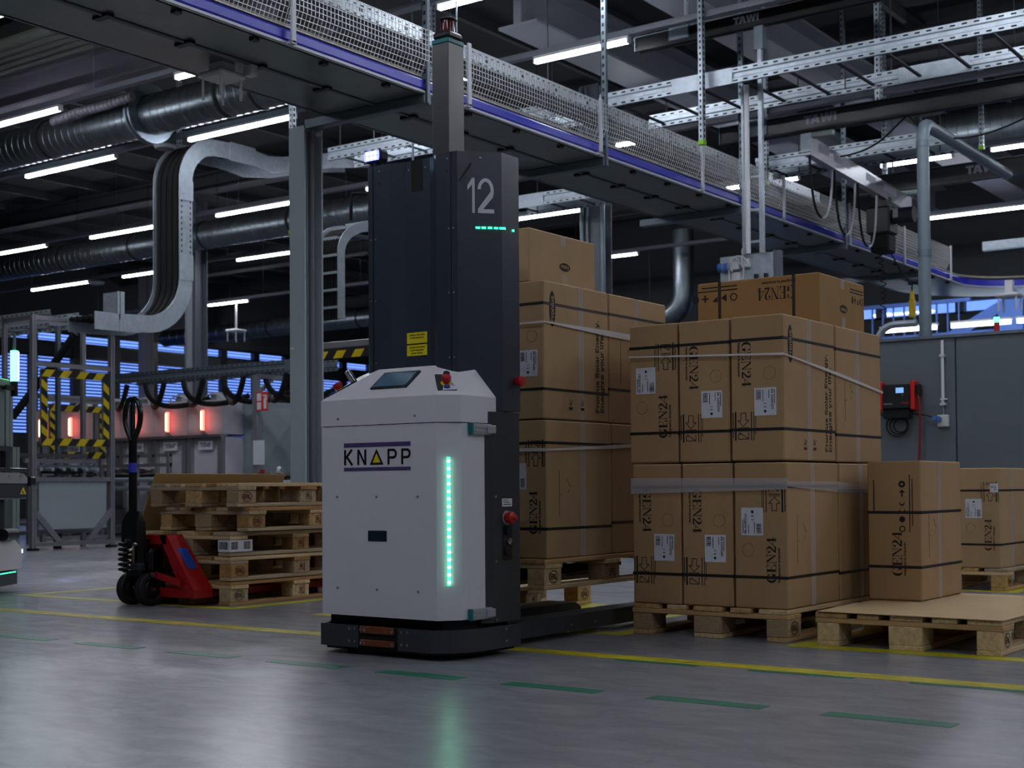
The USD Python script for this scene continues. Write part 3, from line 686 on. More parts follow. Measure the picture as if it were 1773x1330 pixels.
obj('cable', MB().tube(list(bez((-5.35, 13.1, 3.98), (-4.9, 13.0, 3.95), (-4.75, 12.85, 4.1), (-4.55, 12.8, 4.2))) + list(bez((-4.55, 12.8, 4.2), (-4.3, 12.8, 3.85), (-3.9, 12.8, 3.75), (-3.0, 12.8, 4.2)))[1:], 0.009, 6), 'cable_black', t)
t = thing('chain_hoist', 'black hoist box under the far end of the silver girder', 'hoist', (-5.74, 15.3, 0))
obj('body', MB().box(-0.16, 0.12, -0.14, 0.14, 3.55, 3.86, 0.02), 'black_plastic', t)
obj('motor', MB().cyl((0.12, 0, 3.75), (0.36, 0, 3.75), 0.09, 16), 'stair_dark', t)
obj('nameplate', MB().box(0.14, 0.2, -0.0925, -0.09, 3.72, 3.82), 'plastic_grey', t)
obj('trolley', MB().box(-0.06, 0.06, -0.1, 0.1, 3.86, 3.99), 'black_plastic', t)
obj('gearbox', MB().box(-0.12, 0.10, -0.12, 0.12, 3.34, 3.55, 0.02), 'black_matt', t)
co = [(0.03 * math.cos(a), 0.03 * math.sin(a), 3.34 - 0.011 * a) for a in np.linspace(0, 62, 260)]
obj('coil_cable', MB().tube([(x - 0.03 + 0.02 * math.sin(z * 7), y, z) for x, y, z in co], 0.006, 5), 'cable_black', t)
t = thing('pendant_control', 'yellow pendant control hanging beside the vertical pipe', 'pendant control', (-5.42, 15.3, 0))
obj('cord', MB().tube([(-0.27, 0, 3.4), (-0.12, 0, 3.1), (0, 0, 2.95), (0, 0, 2.88)], 0.008, 6), 'cable_black', t)
obj('sleeve', MB().cyl((0, 0, 2.78), (0, 0, 2.88), 0.03, 12, 0.02), 'yellow_sleeve', t)
obj('body', MB().box(-0.035, 0.035, -0.03, 0.03, 2.58, 2.78, 0.012), 'yellow_sleeve', t)
# vertical air pipe with its elbow and the small pipe at its foot
t = thing('air_pipe', 'thick vertical grey pipe with an elbow behind the partition', 'pipe', (-4.17, 12.1, 0))
obj('riser', MB().cyl((0, 0, 0), (0, 0, 3.78), 0.054, 20), 'pipe_grey', t)
obj('elbow', MB().tube([(0, 0, 3.76)] + [(0, 0.14 - 0.14 * math.cos(a), 3.78 + 0.14 * math.sin(a)) for a in np.linspace(0, math.pi / 2, 8)] + [(0, 0.2, 3.92)], 0.056, 18), 'pipe_grey', t)
obj('branch', MB().cyl((0, 0.16, 3.92), (0, 2.6, 3.92), 0.054, 18), 'pipe_grey', t)
for z in (2.0, 2.72, 3.7): obj('coupling', MB().cyl((0, 0, z), (0, 0, z + 0.06), 0.06, 18), 'galvanized_dull', t)
t = thing('bent_pipe', 'small silver bent pipe on top of the partition, left of the thick pipe', 'pipe', (-4.17, 12.05, 0))
obj('pipe', MB().tube([(-0.42, 0, 1.7), (-0.42, 0, 1.95)] + [(-0.42 + 0.16 - 0.16 * math.cos(a), 0, 1.97 + 0.16 * math.sin(a)) for a in np.linspace(0.2, math.pi / 2, 7)] + [(-0.06, 0, 2.13)], 0.032, 12), 'galvanized', t)
# white conduit poles carrying the junction box panel
t = thing('conduit_pole', 'white conduit and steel poles with rungs hanging down to the junction panel', 'pole', (-5.78, 11.82, 0))
obj('white_conduit', MB().cyl((0.045, -0.03, 2.87), (0.045, -0.03, 4.46), 0.024, 12), 'pipe_white', t, label='white plastic conduit')
obj('conduit_sleeve', MB().cyl((0.045, -0.03, 3.37), (0.045, -0.03, 3.45), 0.028, 12), 'pipe_white', t)
obj('steel_pole', MB().box(-0.02, 0.005, -0.02, 0.02, 2.87, 4.48), 'galvanized', t)
obj('steel_pole', MB().box(0.155, 0.195, -0.02, 0.02, 2.87, 4.98), 'galvanized', t)
obj('upper_tube', MB().box(0.125, 0.215, -0.03, 0.03, 4.78, 5.0), 'galvanized_dull', t)
for z in (2.97, 3.27, 3.58): obj('rung', MB().box(0, 0.16, -0.01, 0.01, z, z + 0.022), 'galvanized', t)
t = thing('pneumatic_station', 'grey steel board with white junction boxes above the lying carton', 'control station', (-6.07, 11.87, 0.118))
obj('back_plate', MB().box(0, 0.56, 0, 0.012, 2.42, 2.76, 0.002), 'galvanized', t)
obj('side_frame', MB().box(0.56, 0.62, 0, 0.06, 2.42, 2.77).box(0.555, 0.565, -0.01, 0.01, 2.42, 2.78), 'column_dark', t)
for x, z in ((0.14, 2.62), (0.24, 2.63), (0.14, 2.51)): obj('junction_box', MB().box(x, x + 0.085, -0.055, 0, z, z + 0.085, 0.008), 'plastic_white', t)
for x in (0.01, 0.07): obj('blue_filter', MB().cyl((x, -0.045, 2.65), (x + 0.045, -0.045, 2.65), 0.042, 14), 'blueprint_blue', t)
for a_, b_ in ((0.055, 0.07), (0.115, 0.14)): obj('filter_end', MB().cyl((a_, -0.045, 2.65), (b_, -0.045, 2.65), 0.042, 14), 'plastic_grey', t)
for a, b, c, d in (((.16, -.06, 2.6), (.08, -.07, 2.72), (.2, -.07, 2.80), (.24, -.06, 2.66)), ((.26, -.06, 2.52), (.32, -.07, 2.6), (.2, -.07, 2.82), (.3, -.06, 2.7)), ((.13, -.06, 2.5), (.1, -.07, 2.7), (.2, -.07, 2.84), (.33, -.06, 2.66)), ((.27, -.06, 2.74), (.26, -.06, 2.79), (.25, -.05, 2.8), (.28, -.03, 2.84))):
    obj('white_cable', MB().tube(bez(a, b, c, d), 0.008, 6), 'cable_white', t)
for x in (0.31, 0.36, 0.41, 0.46): obj('terminal', MB().box(x, x + 0.036, -0.05, 0, 2.46, 2.515, 0.004), 'plastic_white', t)
for x in (0.37, 0.47): obj('switch', MB().box(x, x + 0.03, -0.04, 0, 2.515, 2.56), 'black_plastic', t)
# small white ceiling brackets with four prongs, and round sensors
def prong(x, y, z, label, s=1.0, pole=None):
    t = thing('antenna_box', label, 'antenna', (x, y, z))
    obj('body', MB().box(-0.10 * s, 0.10 * s, -0.10 * s, 0.10 * s, 0, 0.035 * s, 0.012 * s), 'plastic_white', t)
    for a in (-1, 1):
        for b in (-1, 1): obj('prong', MB().cyl((a * 0.075 * s, b * 0.075 * s, -0.12 * s), (a * 0.075 * s, b * 0.075 * s, 0), 0.008 * s, 8), 'plastic_white', t)
    if pole: obj('pole', MB().cyl((0, 0, 0.03), (0, 0, pole), 0.025, 8), 'plastic_white', t)
    return t


t = prong(-6.83, 6.25, 3.40, 'white antenna box with four prongs under the conveyor at the upper left', 1.15)
obj('mount', MB().box(-0.06, 0.06, -0.06, 0.06, 0.035, 0.1), 'plastic_white', t)
obj('side_box', MB().box(0.12, 0.19, 0.08, 0.14, 0.02, 0.09), 'plastic_white', t)
prong(-23.7, 22.1, 4.31, 'white antenna on a short pole far behind, left of the grey column', 1.8, 0.74)
t = prong(-5.55, 19.55, 3.27, 'white antenna box under the curve of the conveyor at the right', 1.6)
obj('mount', MB().box(-0.05, 0.05, -0.05, 0.05, 0.05, 0.24), 'plastic_white', t)
solo('junction_cover', MB().box(-4.86, -4.62, 20.14, 20.24, 3.2, 3.38, 0.03).box(-4.76, -4.72, 20.17, 20.21, 3.38, 3.5), 'plastic_white', 'small cream cover box under the curved conveyor at the far right', 'junction box')
solo('ceiling_sensor', MB().lathe([(0, -0.06), (0.14, -0.05), (0.17, 0), (0.1, 0.04), (0, 0.05)], (-23.5, 18.05, 4.98)), 'plastic_grey', 'round grey sensor at the end of a lit lamp, lower left ceiling', 'sensor')
solo('ceiling_sensor', MB().lathe([(0, -0.05), (0.12, -0.04), (0.14, 0), (0.1, 0.05), (0, 0.05)], (-13.55, 11.45, 5.0)), 'plastic_grey', 'round pale sensor on the rail just left of the cable riser top', 'sensor')

# ---------------------------------------------------------------- the big cable riser at the left
t = thing('cable_riser', 'galvanized cable riser full of black cables, bending in an S at the left', 'cable riser')
RX0, RX1 = -13.80, -13.30
def plate_path():
    p = [(10.2, 2.68), (10.5, 2.68), (10.95, 2.70)]
    p += [(10.95 + 0.62 * math.sin(a), 3.32 - 0.62 * math.cos(a)) for a in np.linspace(0.1, math.pi / 2, 9)]
    p += [(11.57, z) for z in (3.6, 4.0, 4.35)]
    p += [(12.07 - 0.5 * math.cos(a), 4.55 + 0.5 * math.sin(a)) for a in np.linspace(0.1, math.pi / 2 - 0.15, 8)]
    p += [(12.25, 5.06), (12.6, 5.06), (13.0, 5.02), (13.5, 5.10), (14.2, 5.3), (15.0, 5.45)]
    return p
pp = plate_path()
band = LineString(pp).buffer(0.105, cap_style=2, join_style=1)
for x0, nm in ((RX1 - 0.012, 'side_plate'), (RX0, 'side_plate')):
    m = trimesh.creation.extrude_polygon(band, 0.012); v = np.array(m.vertices)
    sp = obj(nm, MB().add(np.column_stack([v[:, 2] + x0, v[:, 0], v[:, 1]]), m.faces), 'galvanized', t, smooth=25)
s = MB()
for z in np.arange(3.5, 4.35, 0.07):
    for y in (11.50, 11.64): s.box(RX1 - 0.001, RX1 + 0.002, y - 0.009, y + 0.009, z, z + 0.03)
obj('slots', s, 'slot_dark', sp, kind='stuff')
obj('splice_plate', MB().box(RX1, RX1 + 0.01, 11.46, 11.68, 3.30, 3.62), 'galvanized', t)
obj('splice_plate', MB().box(RX1, RX1 + 0.01, 11.46, 11.68, 4.3, 4.55), 'galvanized', t)
obj('splice_plate', MB().box(RX1, RX1 + 0.01, 12.3, 12.75, 4.94, 5.18), 'galvanized', t)
off = LineString(pp).offset_curve(0.04) if hasattr(LineString(pp), 'offset_curve') else LineString(pp).parallel_offset(0.04, 'left')
oc = np.array(off.coords)
if oc[0][0] > oc[-1][0]: oc = oc[::-1]
oc = oc[oc[:, 0] < 12.9]
for k in range(13):
    x = RX0 + 0.035 + 0.036 * k
    dd = 0.018 * math.sin(k * 2.1)
    obj('cable', MB().tube([(x, y - dd * 0.6, z + dd * 0.5) for y, z in oc], 0.022, 8), 'cable_black', t)
obj('tray_floor', MB().tube([(RX0 + 0.25, y, z) for y, z in pp[:-4]], 0.004, 4).box(RX0 + 0.01, RX1 - 0.012, 11.60, 11.61, 3.3, 4.5), 'black_matt', t)
obj('bracket', MB().box(RX1, RX1 + 0.008, 10.55, 10.85, 2.58, 2.78).box(RX1 - 0.3, RX1 + 0.008, 10.55, 10.56, 2.72, 3.05).box(RX1, RX1 + 0.008, 10.52, 10.62, 2.78, 3.05), 'galvanized', t)
obj('hanger_rod', MB().cyl((-13.5, 14.6, 5.3), (-13.5, 14.6, ZC), 0.012, 6), 'galvanized_dull', t)
# second riser with rungs, between grey column and robot
t = thing('cable_riser', 'dark ladder shaped cable riser between the grey column and the robot', 'cable riser')
p2 = [(9.95, 2.35), (9.95, 3.0)] + [(10.45 - 0.5 * math.cos(a), 3.0 + 0.32 * math.sin(a)) for a in np.linspace(0.1, math.pi / 2, 8)] + [(10.9, 3.33), (11.6, 3.36)]
for x in (-9.55, -9.2):
    m = trimesh.creation.extrude_polygon(LineString(p2).buffer(0.05, cap_style=2), 0.01); v = np.array(m.vertices)
    obj('side_plate', MB().add(np.column_stack([v[:, 2] + x, v[:, 0], v[:, 1]]), m.faces), 'galvanized', t, smooth=25)
for y, z in [(9.90, 2.45 + 0.17 * i) for i in range(5)] + [(10.02, 3.15), (10.18, 3.28), (10.4, 3.36)]: obj('rung', MB().box(-9.54, -9.2, y - 0.012, y, z, z + 0.025), 'galvanized', t)
for k in range(8): obj('cable', MB().tube([(-9.51 + 0.041 * k, y + 0.01, z) for y, z in p2[:-1]], 0.019, 6), 'cable_black', t)
obj('hanger_rod', MB().cyl((-9.4, 11.3, 3.38), (-9.4, 11.3, ZC), 0.012, 6), 'galvanized_dull', t)
# low trays at the left
t = ladder_x(-17.2, -14.45, 10.42, 2.72, 0.42, 'low perforated cable tray at the left edge, above the profile frame', h=0.2)
for x in (-16.8, -14.4): obj('floor_post', MB().box(x - 0.2, x - 0.15, 10.6, 10.65, 0, 2.74), 'galvanized_dull', t)
t = ladder_x(-16.9, -12.75, 13.28, 2.28, 0.45, 'low cable tray above the white test cabinets, ending behind the grey column', h=0.15, plates=((-13.3, -12.8),), m='galvanized_dull')
obj('support_post', MB().box(-13.95, -13.87, 13.30, 13.38, 0, 2.28), 'alu', t)
obj('support_arm', MB().box(-13.94, -13.88, 13.34, 13.9, 2.22, 2.28).hull([(-13.94, 13.36, 1.98), (-13.88, 13.36, 1.98), (-13.94, 13.36, 2.04), (-13.88, 13.36, 2.04), (-13.94, 13.62, 2.22), (-13.88, 13.62, 2.22), (-13.94, 13.68, 2.22), (-13.88, 13.68, 2.22)]), 'alu', t)
t = thing('fire_sign', 'red and white extinguisher sign on the tray support post', 'sign')
obj('plate', MB().box(-13.86, -13.63, 13.285, 13.292, 1.76, 2.02, 0.003), 'sign_red', t)
o = np.array((-13.86, 13.2848, 1.76))
obj('pictogram', MB().flat(unary_union([sbox(.02, .02, .10, .12), sbox(.02, .14, .10, .24), sbox(.15, .03, .20, .17), sbox(.165, .17, .185, .2), LineString([(.13, .21), (.2, .21), (.21, .16)]).buffer(.008)]), o, X_, Z_, 0.001), 'paper_white', t)
# ---------------------------------------------------------------- euro pallets, built board by board
TONES = ['pine_light', 'pine_warm', 'pine_grey', 'pine_light', 'pine_warm']


def epal_mark(w=0.062, h=0.05):
    ring = affinity.scale(Point(0, 0).buffer(1, 40), w / 2, h / 2).difference(affinity.scale(Point(0, 0).buffer(1, 40), w / 2 - 0.0035, h / 2 - 0.0035))
    return ring


def pallet(label, x0, y0, z0, seed, rz=0.0, stamps=True, tones=TONES, group=None, along='y', blockmat=None):
    """a wooden euro pallet: 0.8 wide in x, 1.2 long in y, corner (x0, y0) lowest"""
    r = random.Random(seed)
    t = thing('euro_pallet', label, 'pallet', (x0 + 0.4, y0 + 0.6, z0), rz, group)
    def tone(ax): return r.choice(tones) + '_' + ax
    j = lambda a=0.004: r.uniform(-a, a)
    for x, w in ((-0.345, 0.1), (0, 0.145), (0.345, 0.1)):   # bottom boards along y
        obj('bottom_board', MB().box(x - w / 2, x + w / 2, -0.6 + j(), 0.6 + j(), 0, 0.022, 0.003), tone('y'), t)
    for xi, (x, w) in enumerate(((-0.345, 0.1), (0, 0.145), (0.345, 0.1))):
        for yi, y in enumerate((-0.5275, 0, 0.5275)):
            bm = blockmat or (('chip_block' if r.random() < 0.25 else tone('e')))
            b = obj('block', MB().box(x - w / 2 + j(.002), x + w / 2 + j(.002), y - 0.0725 + j(.003), y + 0.0725 + j(.003), 0.022, 0.1, 0.003), bm, t)
            if stamps and xi == 2:
                o = np.array([0.3985, y, 0.061])
                if yi == 1:
                    m = MB()
                    for a, c, d_, e_ in ((-.052, -.03, -.048, -.026), (-.052, .028, -.044, .033), (.02, -.03, .024, .033), (-.02, .008, .012, .012), (-.02, -.006, .012, -.002), (-.02, .02, .008, .023)):
                        m.flat(sbox(min(a, d_), min(c, e_), max(a, d_), max(c, e_)), o, Y_, Z_)
                    m.text('AT-013', 0.011, o + np.array([0, -.03, -.022]), Y_, Z_, width=0.055); m.text('IPPC', 0.012, o + np.array([0, -.02, .0]), Y_, Z_, width=0.03)
                    obj('stamp', m, 'stamp_ink', b, label='burnt treatment stamp')
                else:
                    sh = epal_mark(0.078, 0.06)
                    m = MB().flat(sh, o, Y_, Z_); m.text('EPAL', 0.026, o + np.array([0, 0, -.012]), Y_, Z_, width=0.054, center=True, bold=True)
                    obj('stamp', m, 'stamp_ink', b, label='burnt oval EPAL stamp')
    for y in (-0.5275, 0, 0.5275):
        obj('stringer_board', MB().box(-0.4 + j(), 0.4 + j(), y - 0.0725, y + 0.0725, 0.1, 0.122, 0.003), tone('x'), t)
    for x, w in ((-0.3275, 0.145), (-0.165, 0.1), (0, 0.145), (0.165, 0.1), (0.3275, 0.145)):
        obj('deck_board', MB().box(x - w / 2 + j(.003), x + w / 2 + j(.003), -0.6 + j(.006), 0.6 + j(.006), 0.122, 0.144, 0.003), tone('y'), t)
    return t


GREY = ['pine_grey', 'pine_light', 'pine_warm', 'pine_brown']
pallet('wooden pallet carrying the two high strapped carton stack in the middle', -3.393, 5.685, 0, 3, blockmat='chip_block', tones=['pine_light', 'pine_warm'])
pallet('wooden pallet topped with a brown sheet and a single carton, right front', -2.462, 5.683, 0, 8, tones=['pine_light', 'pine_light', 'pine_warm'])
pallet('wooden pallet lifted on the forks behind the robot', -4.458, 5.345, 0.214, 12)
pallet('empty wooden pallet on the floor under the lifted load', -5.255, 5.80, 0, 15)
pallet('wooden pallet far right under the carton with the handwritten note', -3.44, 9.14, 0, 21)
for k, (dx, dy, a, lab) in enumerate(((0, 0, 0, 'lowest wooden pallet of the stack beside the red pallet truck'), (0.006, -0.004, 0.2, 'second pallet from the floor in the stack by the pallet truck'),
        (0.012, -0.012, -0.3, 'middle pallet of the stack, with the white barcode label on its corner'), (0.055, 0.09, 0.3, 'fourth pallet of the stack, shifted to the right'), (0.03, 0.035, 0, 'topmost pallet of the stack by the pallet truck'))):
    pl = pallet(lab, -6.992 + dx, 5.726 + dy, 0.148 * k, 40 + k, a, tones=GREY)
    if k == 2:
        m = MB().box(0.30, 0.402, -0.604, -0.602, 0.028, 0.098).box(0.4, 0.402, -0.604, -0.42, 0.028, 0.098)
        lb = obj('barcode_label', m, 'label_white', pl, label='white barcode label wrapped round the corner block')
        s = MB(); r = random.Random(2)
        for y0, n in ((-0.592, 24), (-0.49, 22)):
            y = y0
            while y < y0 + 0.052:
                w = r.choice((0.0012, 0.0012, 0.0024)); s.box(0.402, 0.4026, y, y + w, 0.042, 0.088); y += w + r.choice((0.0012, 0.0022))
        x = 0.31
        while x < 0.385:
            w = r.choice((0.0012, 0.0024)); s.box(x, x + w, -0.6046, -0.604, 0.042, 0.088); x += w + r.choice((0.0012, 0.0022))
        obj('bars', s, 'print_ink', lb, kind='stuff')

# ---------------------------------------------------------------- lettering drawn as shapes (a bold serif face)
def serif(ch):
    S = lambda *q: sbox(*q)
    if ch == 'G':
        o = affinity.scale(Point(0, 0).buffer(1, 32), .43, .52); i = affinity.translate(affinity.scale(Point(0, 0).buffer(1, 32), .25, .485), .05, 0)
        g = affinity.translate(o.difference(i), .43, .5).difference(S(.55, .36, .95, .70))
        return unary_union([g, S(.60, .06, .78, .42), S(.47, .38, .90, .425), Polygon([(.74, 1.0), (.78, 1.0), (.78, .66), (.70, .72)])]), .92
    if ch == 'E':
        return unary_union([S(.10, 0, .30, 1), S(0, 0, .72, .045), S(0, .955, .70, 1), S(.28, .48, .54, .525), Polygon([(.60, 1), (.70, 1), (.70, .68), (.675, .68)]), Polygon([(.58, 0), (.72, 0), (.75, .34), (.715, .34)]), Polygon([(.54, .68), (.54, .33), (.50, .5)])]), .80
    if ch == 'N':
        return unary_union([S(.10, 0, .145, 1), S(.74, 0, .785, 1), Polygon([(.05, 1), (.30, 1), (.785, .10), (.785, 0), (.73, 0), (.12, .98)]), S(0, 0, .25, .04), S(0, .96, .28, 1), S(.64, .96, .90, 1)]), .94
    if ch == '2':
        a = affinity.translate(affinity.scale(Point(0, 0).buffer(1, 32), .31, .30), .33, .72); b = affinity.translate(affinity.scale(Point(0, 0).buffer(1, 32), .17, .265), .27, .72)
        top = a.difference(b).difference(S(0, .40, .32, .72))
        return unary_union([top, Point(.12, .72).buffer(.09), Polygon([(.64, .72), (.50, .68), (.06, .10), (.06, 0), (.10, 0), (.60, .56)]), Polygon([(.04, 0), (.62, 0), (.68, .30), (.64, .30), (.58, .15), (.14, .15)])]), .72
    if ch == '4':
        return unary_union([S(.40, 0, .58, 1), Polygon([(.56, 1), (.50, 1), (.0, .30), (.06, .30), (.44, .84)]), S(0, .26, .72, .305), S(.28, 0, .70, .04)]), .74


def gen24(h):
    out, x = [], 0
    for c in 'GEN24':
        g, w = serif(c); out.append(affinity.translate(g, x, 0)); x += w
    return affinity.scale(unary_union(out), h, h, origin=(0, 0)), x * h


def arrows(s):
    """the outlined transport symbol: zig-zag arrows between ruled lines"""
    L = [[(.05, .12), (.30, .12), (.30, .0)], [(.30, .0), (.52, .2), (.30, .42)], [(.30, .42), (.30, .3), (.05, .3), (.05, .12)], [(.56, .0), (.56, .42)], [(.62, .0), (.62, .42)], [(.72, .05), (.95, .40), (.72, .40)], [(.95, .40), (.95, .02), (.78, .02), (.78, .12)]]
    g = unary_union([LineString(p).buffer(.012, cap_style=2) for p in L])
    g = unary_union([g, sbox(0, .5, 1, .53), sbox(0, .6, 1, .62), sbox(0, .66, .8, .68), sbox(0, -.12, 1, -.06), sbox(.02, -.2, .9, -.17)])
    return affinity.scale(g, s, s, origin=(0, 0))


CW, CD, CH = 0.262, 0.585, 0.658
rcar = random.Random(9)


def strap_ring(w, d, z, hh, t0=0.0012):
    m = MB()
    m.box(-w / 2 - t0, w / 2 + t0, -d / 2 - t0, -d / 2, z - hh / 2, z + hh / 2).box(-w / 2 - t0, w / 2 + t0, d / 2, d / 2 + t0, z - hh / 2, z + hh / 2)
    m.box(-w / 2 - t0, -w / 2, -d / 2, d / 2, z - hh / 2, z + hh / 2).box(w / 2, w / 2 + t0, -d / 2, d / 2, z - hh / 2, z + hh / 2)
    return m


def front_label(t, o, ux, uy, s, serial):
    """white serial label: barcode, CE sign and number"""
    ux, uy = np.asarray(ux, float), np.asarray(uy, float)
    lb = obj('serial_label', MB().flat(sbox(0, 0, s, s * 0.86), o, ux, uy, 0.0007), 'label_white', t, label='white serial number label')
    n = np.cross(ux, uy); o2 = np.asarray(o) + n * 0.0008
    m = MB(); r = random.Random(serial); y = s * 0.08
    while y < s * 0.42:
        w = r.choice((.0011, .0011, .0022)); m.flat(sbox(y, s * 0.12, y + w, s * 0.26), o2, ux, uy, 0.0004); y += w + r.choice((.0011, .0022))
    m.text('SN: ' + serial, s * 0.085, o2 + ux * s * 0.06 + uy * s * 0.66, ux, uy, 0.0004, True, s * 0.72)
    for k, (w, yy) in enumerate(((.42, .33), (.30, .56), (.50, .78), (.36, .08))): m.flat(sbox(s * .08, s * yy, s * (.08 + w), s * (yy + .022)), o2, ux, uy, 0.0004)
    for cx in (.60, .72): m.flat(Point(s * cx, s * .42).buffer(s * .05, 10).difference(Point(s * cx, s * .42).buffer(s * .034, 10)).difference(sbox(s * cx, 0, s, s)), o2, ux, uy, 0.0004)
    m.flat(sbox(s * .68, s * .415, s * .72, s * .43), o2, ux, uy, 0.0004); m.flat(Polygon([(s * .84, s * .36), (s * .92, s * .42), (s * .84, s * .48), (s * .79, s * .42)]), o2, ux, uy, 0.0004)
    obj('label_print', m, 'print_ink', lb, kind='stuff')


def carton(label, x, y, z, flip=False, serial='34080032', front=True, side=True, straps=(0.215, 0.835), group=None, rz=0.0, material='card', tape=0.42, plain_tall=False, mark=None, oval=True, side_text=True, back_text=False):
    """upright shipping carton, centre x y, standing at z; printed front faces -y, side faces +x"""
    t = thing('carton', label, 'carton', (x, y, z), rz, group)
    w, d, h = CW - 0.004, CD - 0.004, CH - 0.002
    b = MB().box(-w / 2, w / 2, -d / 2, d / 2, 0, h, 0.006)
    obj('body', b, material, t)
    fl = MB().box(-w / 2 + 0.012, w / 2 - 0.012, -0.0015, 0.0015, h - 0.0005, h + 0.0005)
    fy, sx = -d / 2, w / 2
    if straps:
        for q in straps: obj('strap', strap_ring(w, d, q * h, 0.013), 'strap_black', t, label='black plastic strap')
    if front:
        # axes of the print: reading down (normal) or up (flipped)
        if not flip: ux, uy, o = np.array((0, 0, -1.)), np.array((1., 0, 0)), np.array((-w / 2, fy - 0.0004, h))
        else: ux, uy, o = np.array((0, 0, 1.)), np.array((-1., 0, 0)), np.array((w / 2, fy - 0.0004, 0))
        P = lambda a, c: o + ux * a * h + uy * c * w
        g, gw = gen24(0.045)
        L = 0.205 / gw
        m = MB().flat(affinity.scale(g, L, 1, origin=(0, 0)), P(0.178, 0.215), ux, uy, 0.0005)
        obj('lettering', m, 'print_ink', t, label='serif lettering GEN24')
        obj('subtitle', MB().text('Designed to empower', 0.0105, P(0.182, 0.14), ux, uy, 0.0005, True, 0.155), 'print_ink', t)
        obj('transport_mark', MB().flat(arrows(0.13), P(0.66, 0.13), ux, uy, 0.0005), 'print_ink', t)
        obj('press_circle', MB().flat(Point(0, 0).buffer(0.03, 24).difference(Point(0, 0).buffer(0.0285, 24)), P(0.40, 0.74), ux, uy, 0.0004), 'print_faint', t)
        front_label(t, P(0.50, 0.45), ux, uy, 0.118 if False else 0.125, serial)
        for q in (0.9, 0.915, 0.93): pass
    if side:
        o = np.array((sx + 0.0004, -d / 2, 0))
        if tape: obj('tape', MB().flat(sbox(d * tape, 0.004, d * tape + 0.048, h - 0.002), o, Y_, Z_, 0.0005), 'tape_clear', t)
        obj('flap_seam', MB().flat(sbox(d * (tape or 0.42) + 0.022, 0.003, d * (tape or 0.42) + 0.0235, h - 0.003), o, Y_, Z_, 0.0003), 'print_faint', t)
        if oval:
            el = affinity.translate(affinity.scale(Point(0, 0).buffer(1, 32), 0.026, 0.085), d * 0.13, h * 0.80)
            ov = obj('oval_logo', MB().flat(el, o, Y_, Z_, 0.0006), 'print_ink', t, label='black oval logo')
            obj('logo_text', MB().text('Fronius', 0.026, o + np.array((0.0007, d * 0.13 + 0.012, h * 0.80 - 0.062)), (0, 0, 1), (0, -1, 0), 0.0005, True, 0.124), 'card_pale', ov)
        if side_text:
            for k, s_ in enumerate(('Fronius Solar Energy.', 'Energize your life.')):
                obj('slogan', MB().text(s_, 0.030, o + np.array((0, d * (0.84 + 0.075 * k), 0.045)), (0, 0, 1), (0, -1, 0), 0.0005, True, 0.46 if k == 0 else 0.40), 'print_ink', t)
            for q in (0.37, 0.55):
                obj('handling_mark', MB().flat(unary_union([sbox(0, 0, .03, .012), LineString([(.002, .03), (.016, .022), (.028, .045)]).buffer(.0018), LineString([(.004, .05), (.016, .03)]).buffer(.0015)]), o + np.array((0, d * q, 0.05)), Y_, Z_, 0.0005), 'print_ink', t, kind='stuff')
    if mark: mark(t, w, d, h)
    return t


CX = [-3.262, -2.995, -2.729]; CY0 = 5.692 + CD / 2; CY1 = CY0 + CD + 0.006; B1 = 0.1455
def rear(t, w, d, h):
    """the rear cartons show the other print: a fine line and a hand on the side"""
    o = np.array((w / 2 + 0.0004, -d / 2, 0))
    obj('fine_print', MB().flat(unary_union([sbox(d * .18, .2, d * .187, .42), sbox(d * .2, .3, d * .22, .305), LineString([(d * .3, .38), (d * .33, .35), (d * .36, .34)]).buffer(.002), LineString([(d * .33, .32), (d * .31, .31)]).buffer(.0018)]), o, Y_, Z_, 0.0004), 'print_faint', t)
carton('upper left carton of the middle load, print reading upwards', CX[0] - 0.008, CY0, B1 + CH + 0.004, True, '34080041', side=False)
carton('upper middle carton of the middle load, label at its lower right', CX[1] - 0.008, CY0, B1 + CH + 0.004, False, '34080093')
carton('upper right corner carton of the middle load with oval logo and slogan', CX[2] - 0.006, CY0, B1 + CH + 0.006, False, '34080103', tape=0.44)
carton('lower left carton of the middle load, bottom layer', CX[0] + 0.002, CY0, B1, False, '34090006', side=False)
carton('lower middle carton of the middle load, bottom layer', CX[1] + 0.002, CY0, B1, False, '34090049', side=False)
carton('lower right corner carton of the middle load, print reading upwards', CX[2] + 0.004, CY0, B1, True, '34080011', tape=0.44, side_text=False, oval=False, mark=rear)
carton('rear right carton of the middle load, upper layer', CX[2] - 0.004, CY1, B1 + CH + 0.004, front=False, tape=0.42, side_text=False, oval=False, mark=rear, straps=(0.2, 0.83))
carton('rear right carton of the middle load, bottom layer', CX[2] + 0.006, CY1, B1, front=False, tape=0.42, side_text=False, oval=False, mark=None, straps=(0.2, 0.8))
HID = 'carton hidden inside a strapped pallet load'
for x in CX[:2]:
    for z in (B1, B1 + CH + 0.004): carton(HID, x, CY1, z, front=False, side=False, group='hidden cartons', straps=None)
LX = [-4.318, -4.056, -3.794]; LY0 = 5.37 + CD / 2; LY1 = LY0 + CD + 0.006; LB = 0.3595
carton('upper front carton of the lifted load, with oval logo and slogan', LX[2] - 0.012, LY0, LB + CH + 0.004, False, '34074600', tape=0.52, material='card_pale')
carton('lower front carton of the lifted load, print reading upwards', LX[2], LY0, LB, True, '34074633', tape=0.5, side_text=False, oval=False, mark=rear, material='card_pale')
carton('rear carton of the lifted load, upper layer', LX[2] - 0.012, LY1, LB + CH + 0.003, front=False, tape=0.42, side_text=False, oval=False, mark=rear, material='card_pale', straps=(0.26, 0.84))
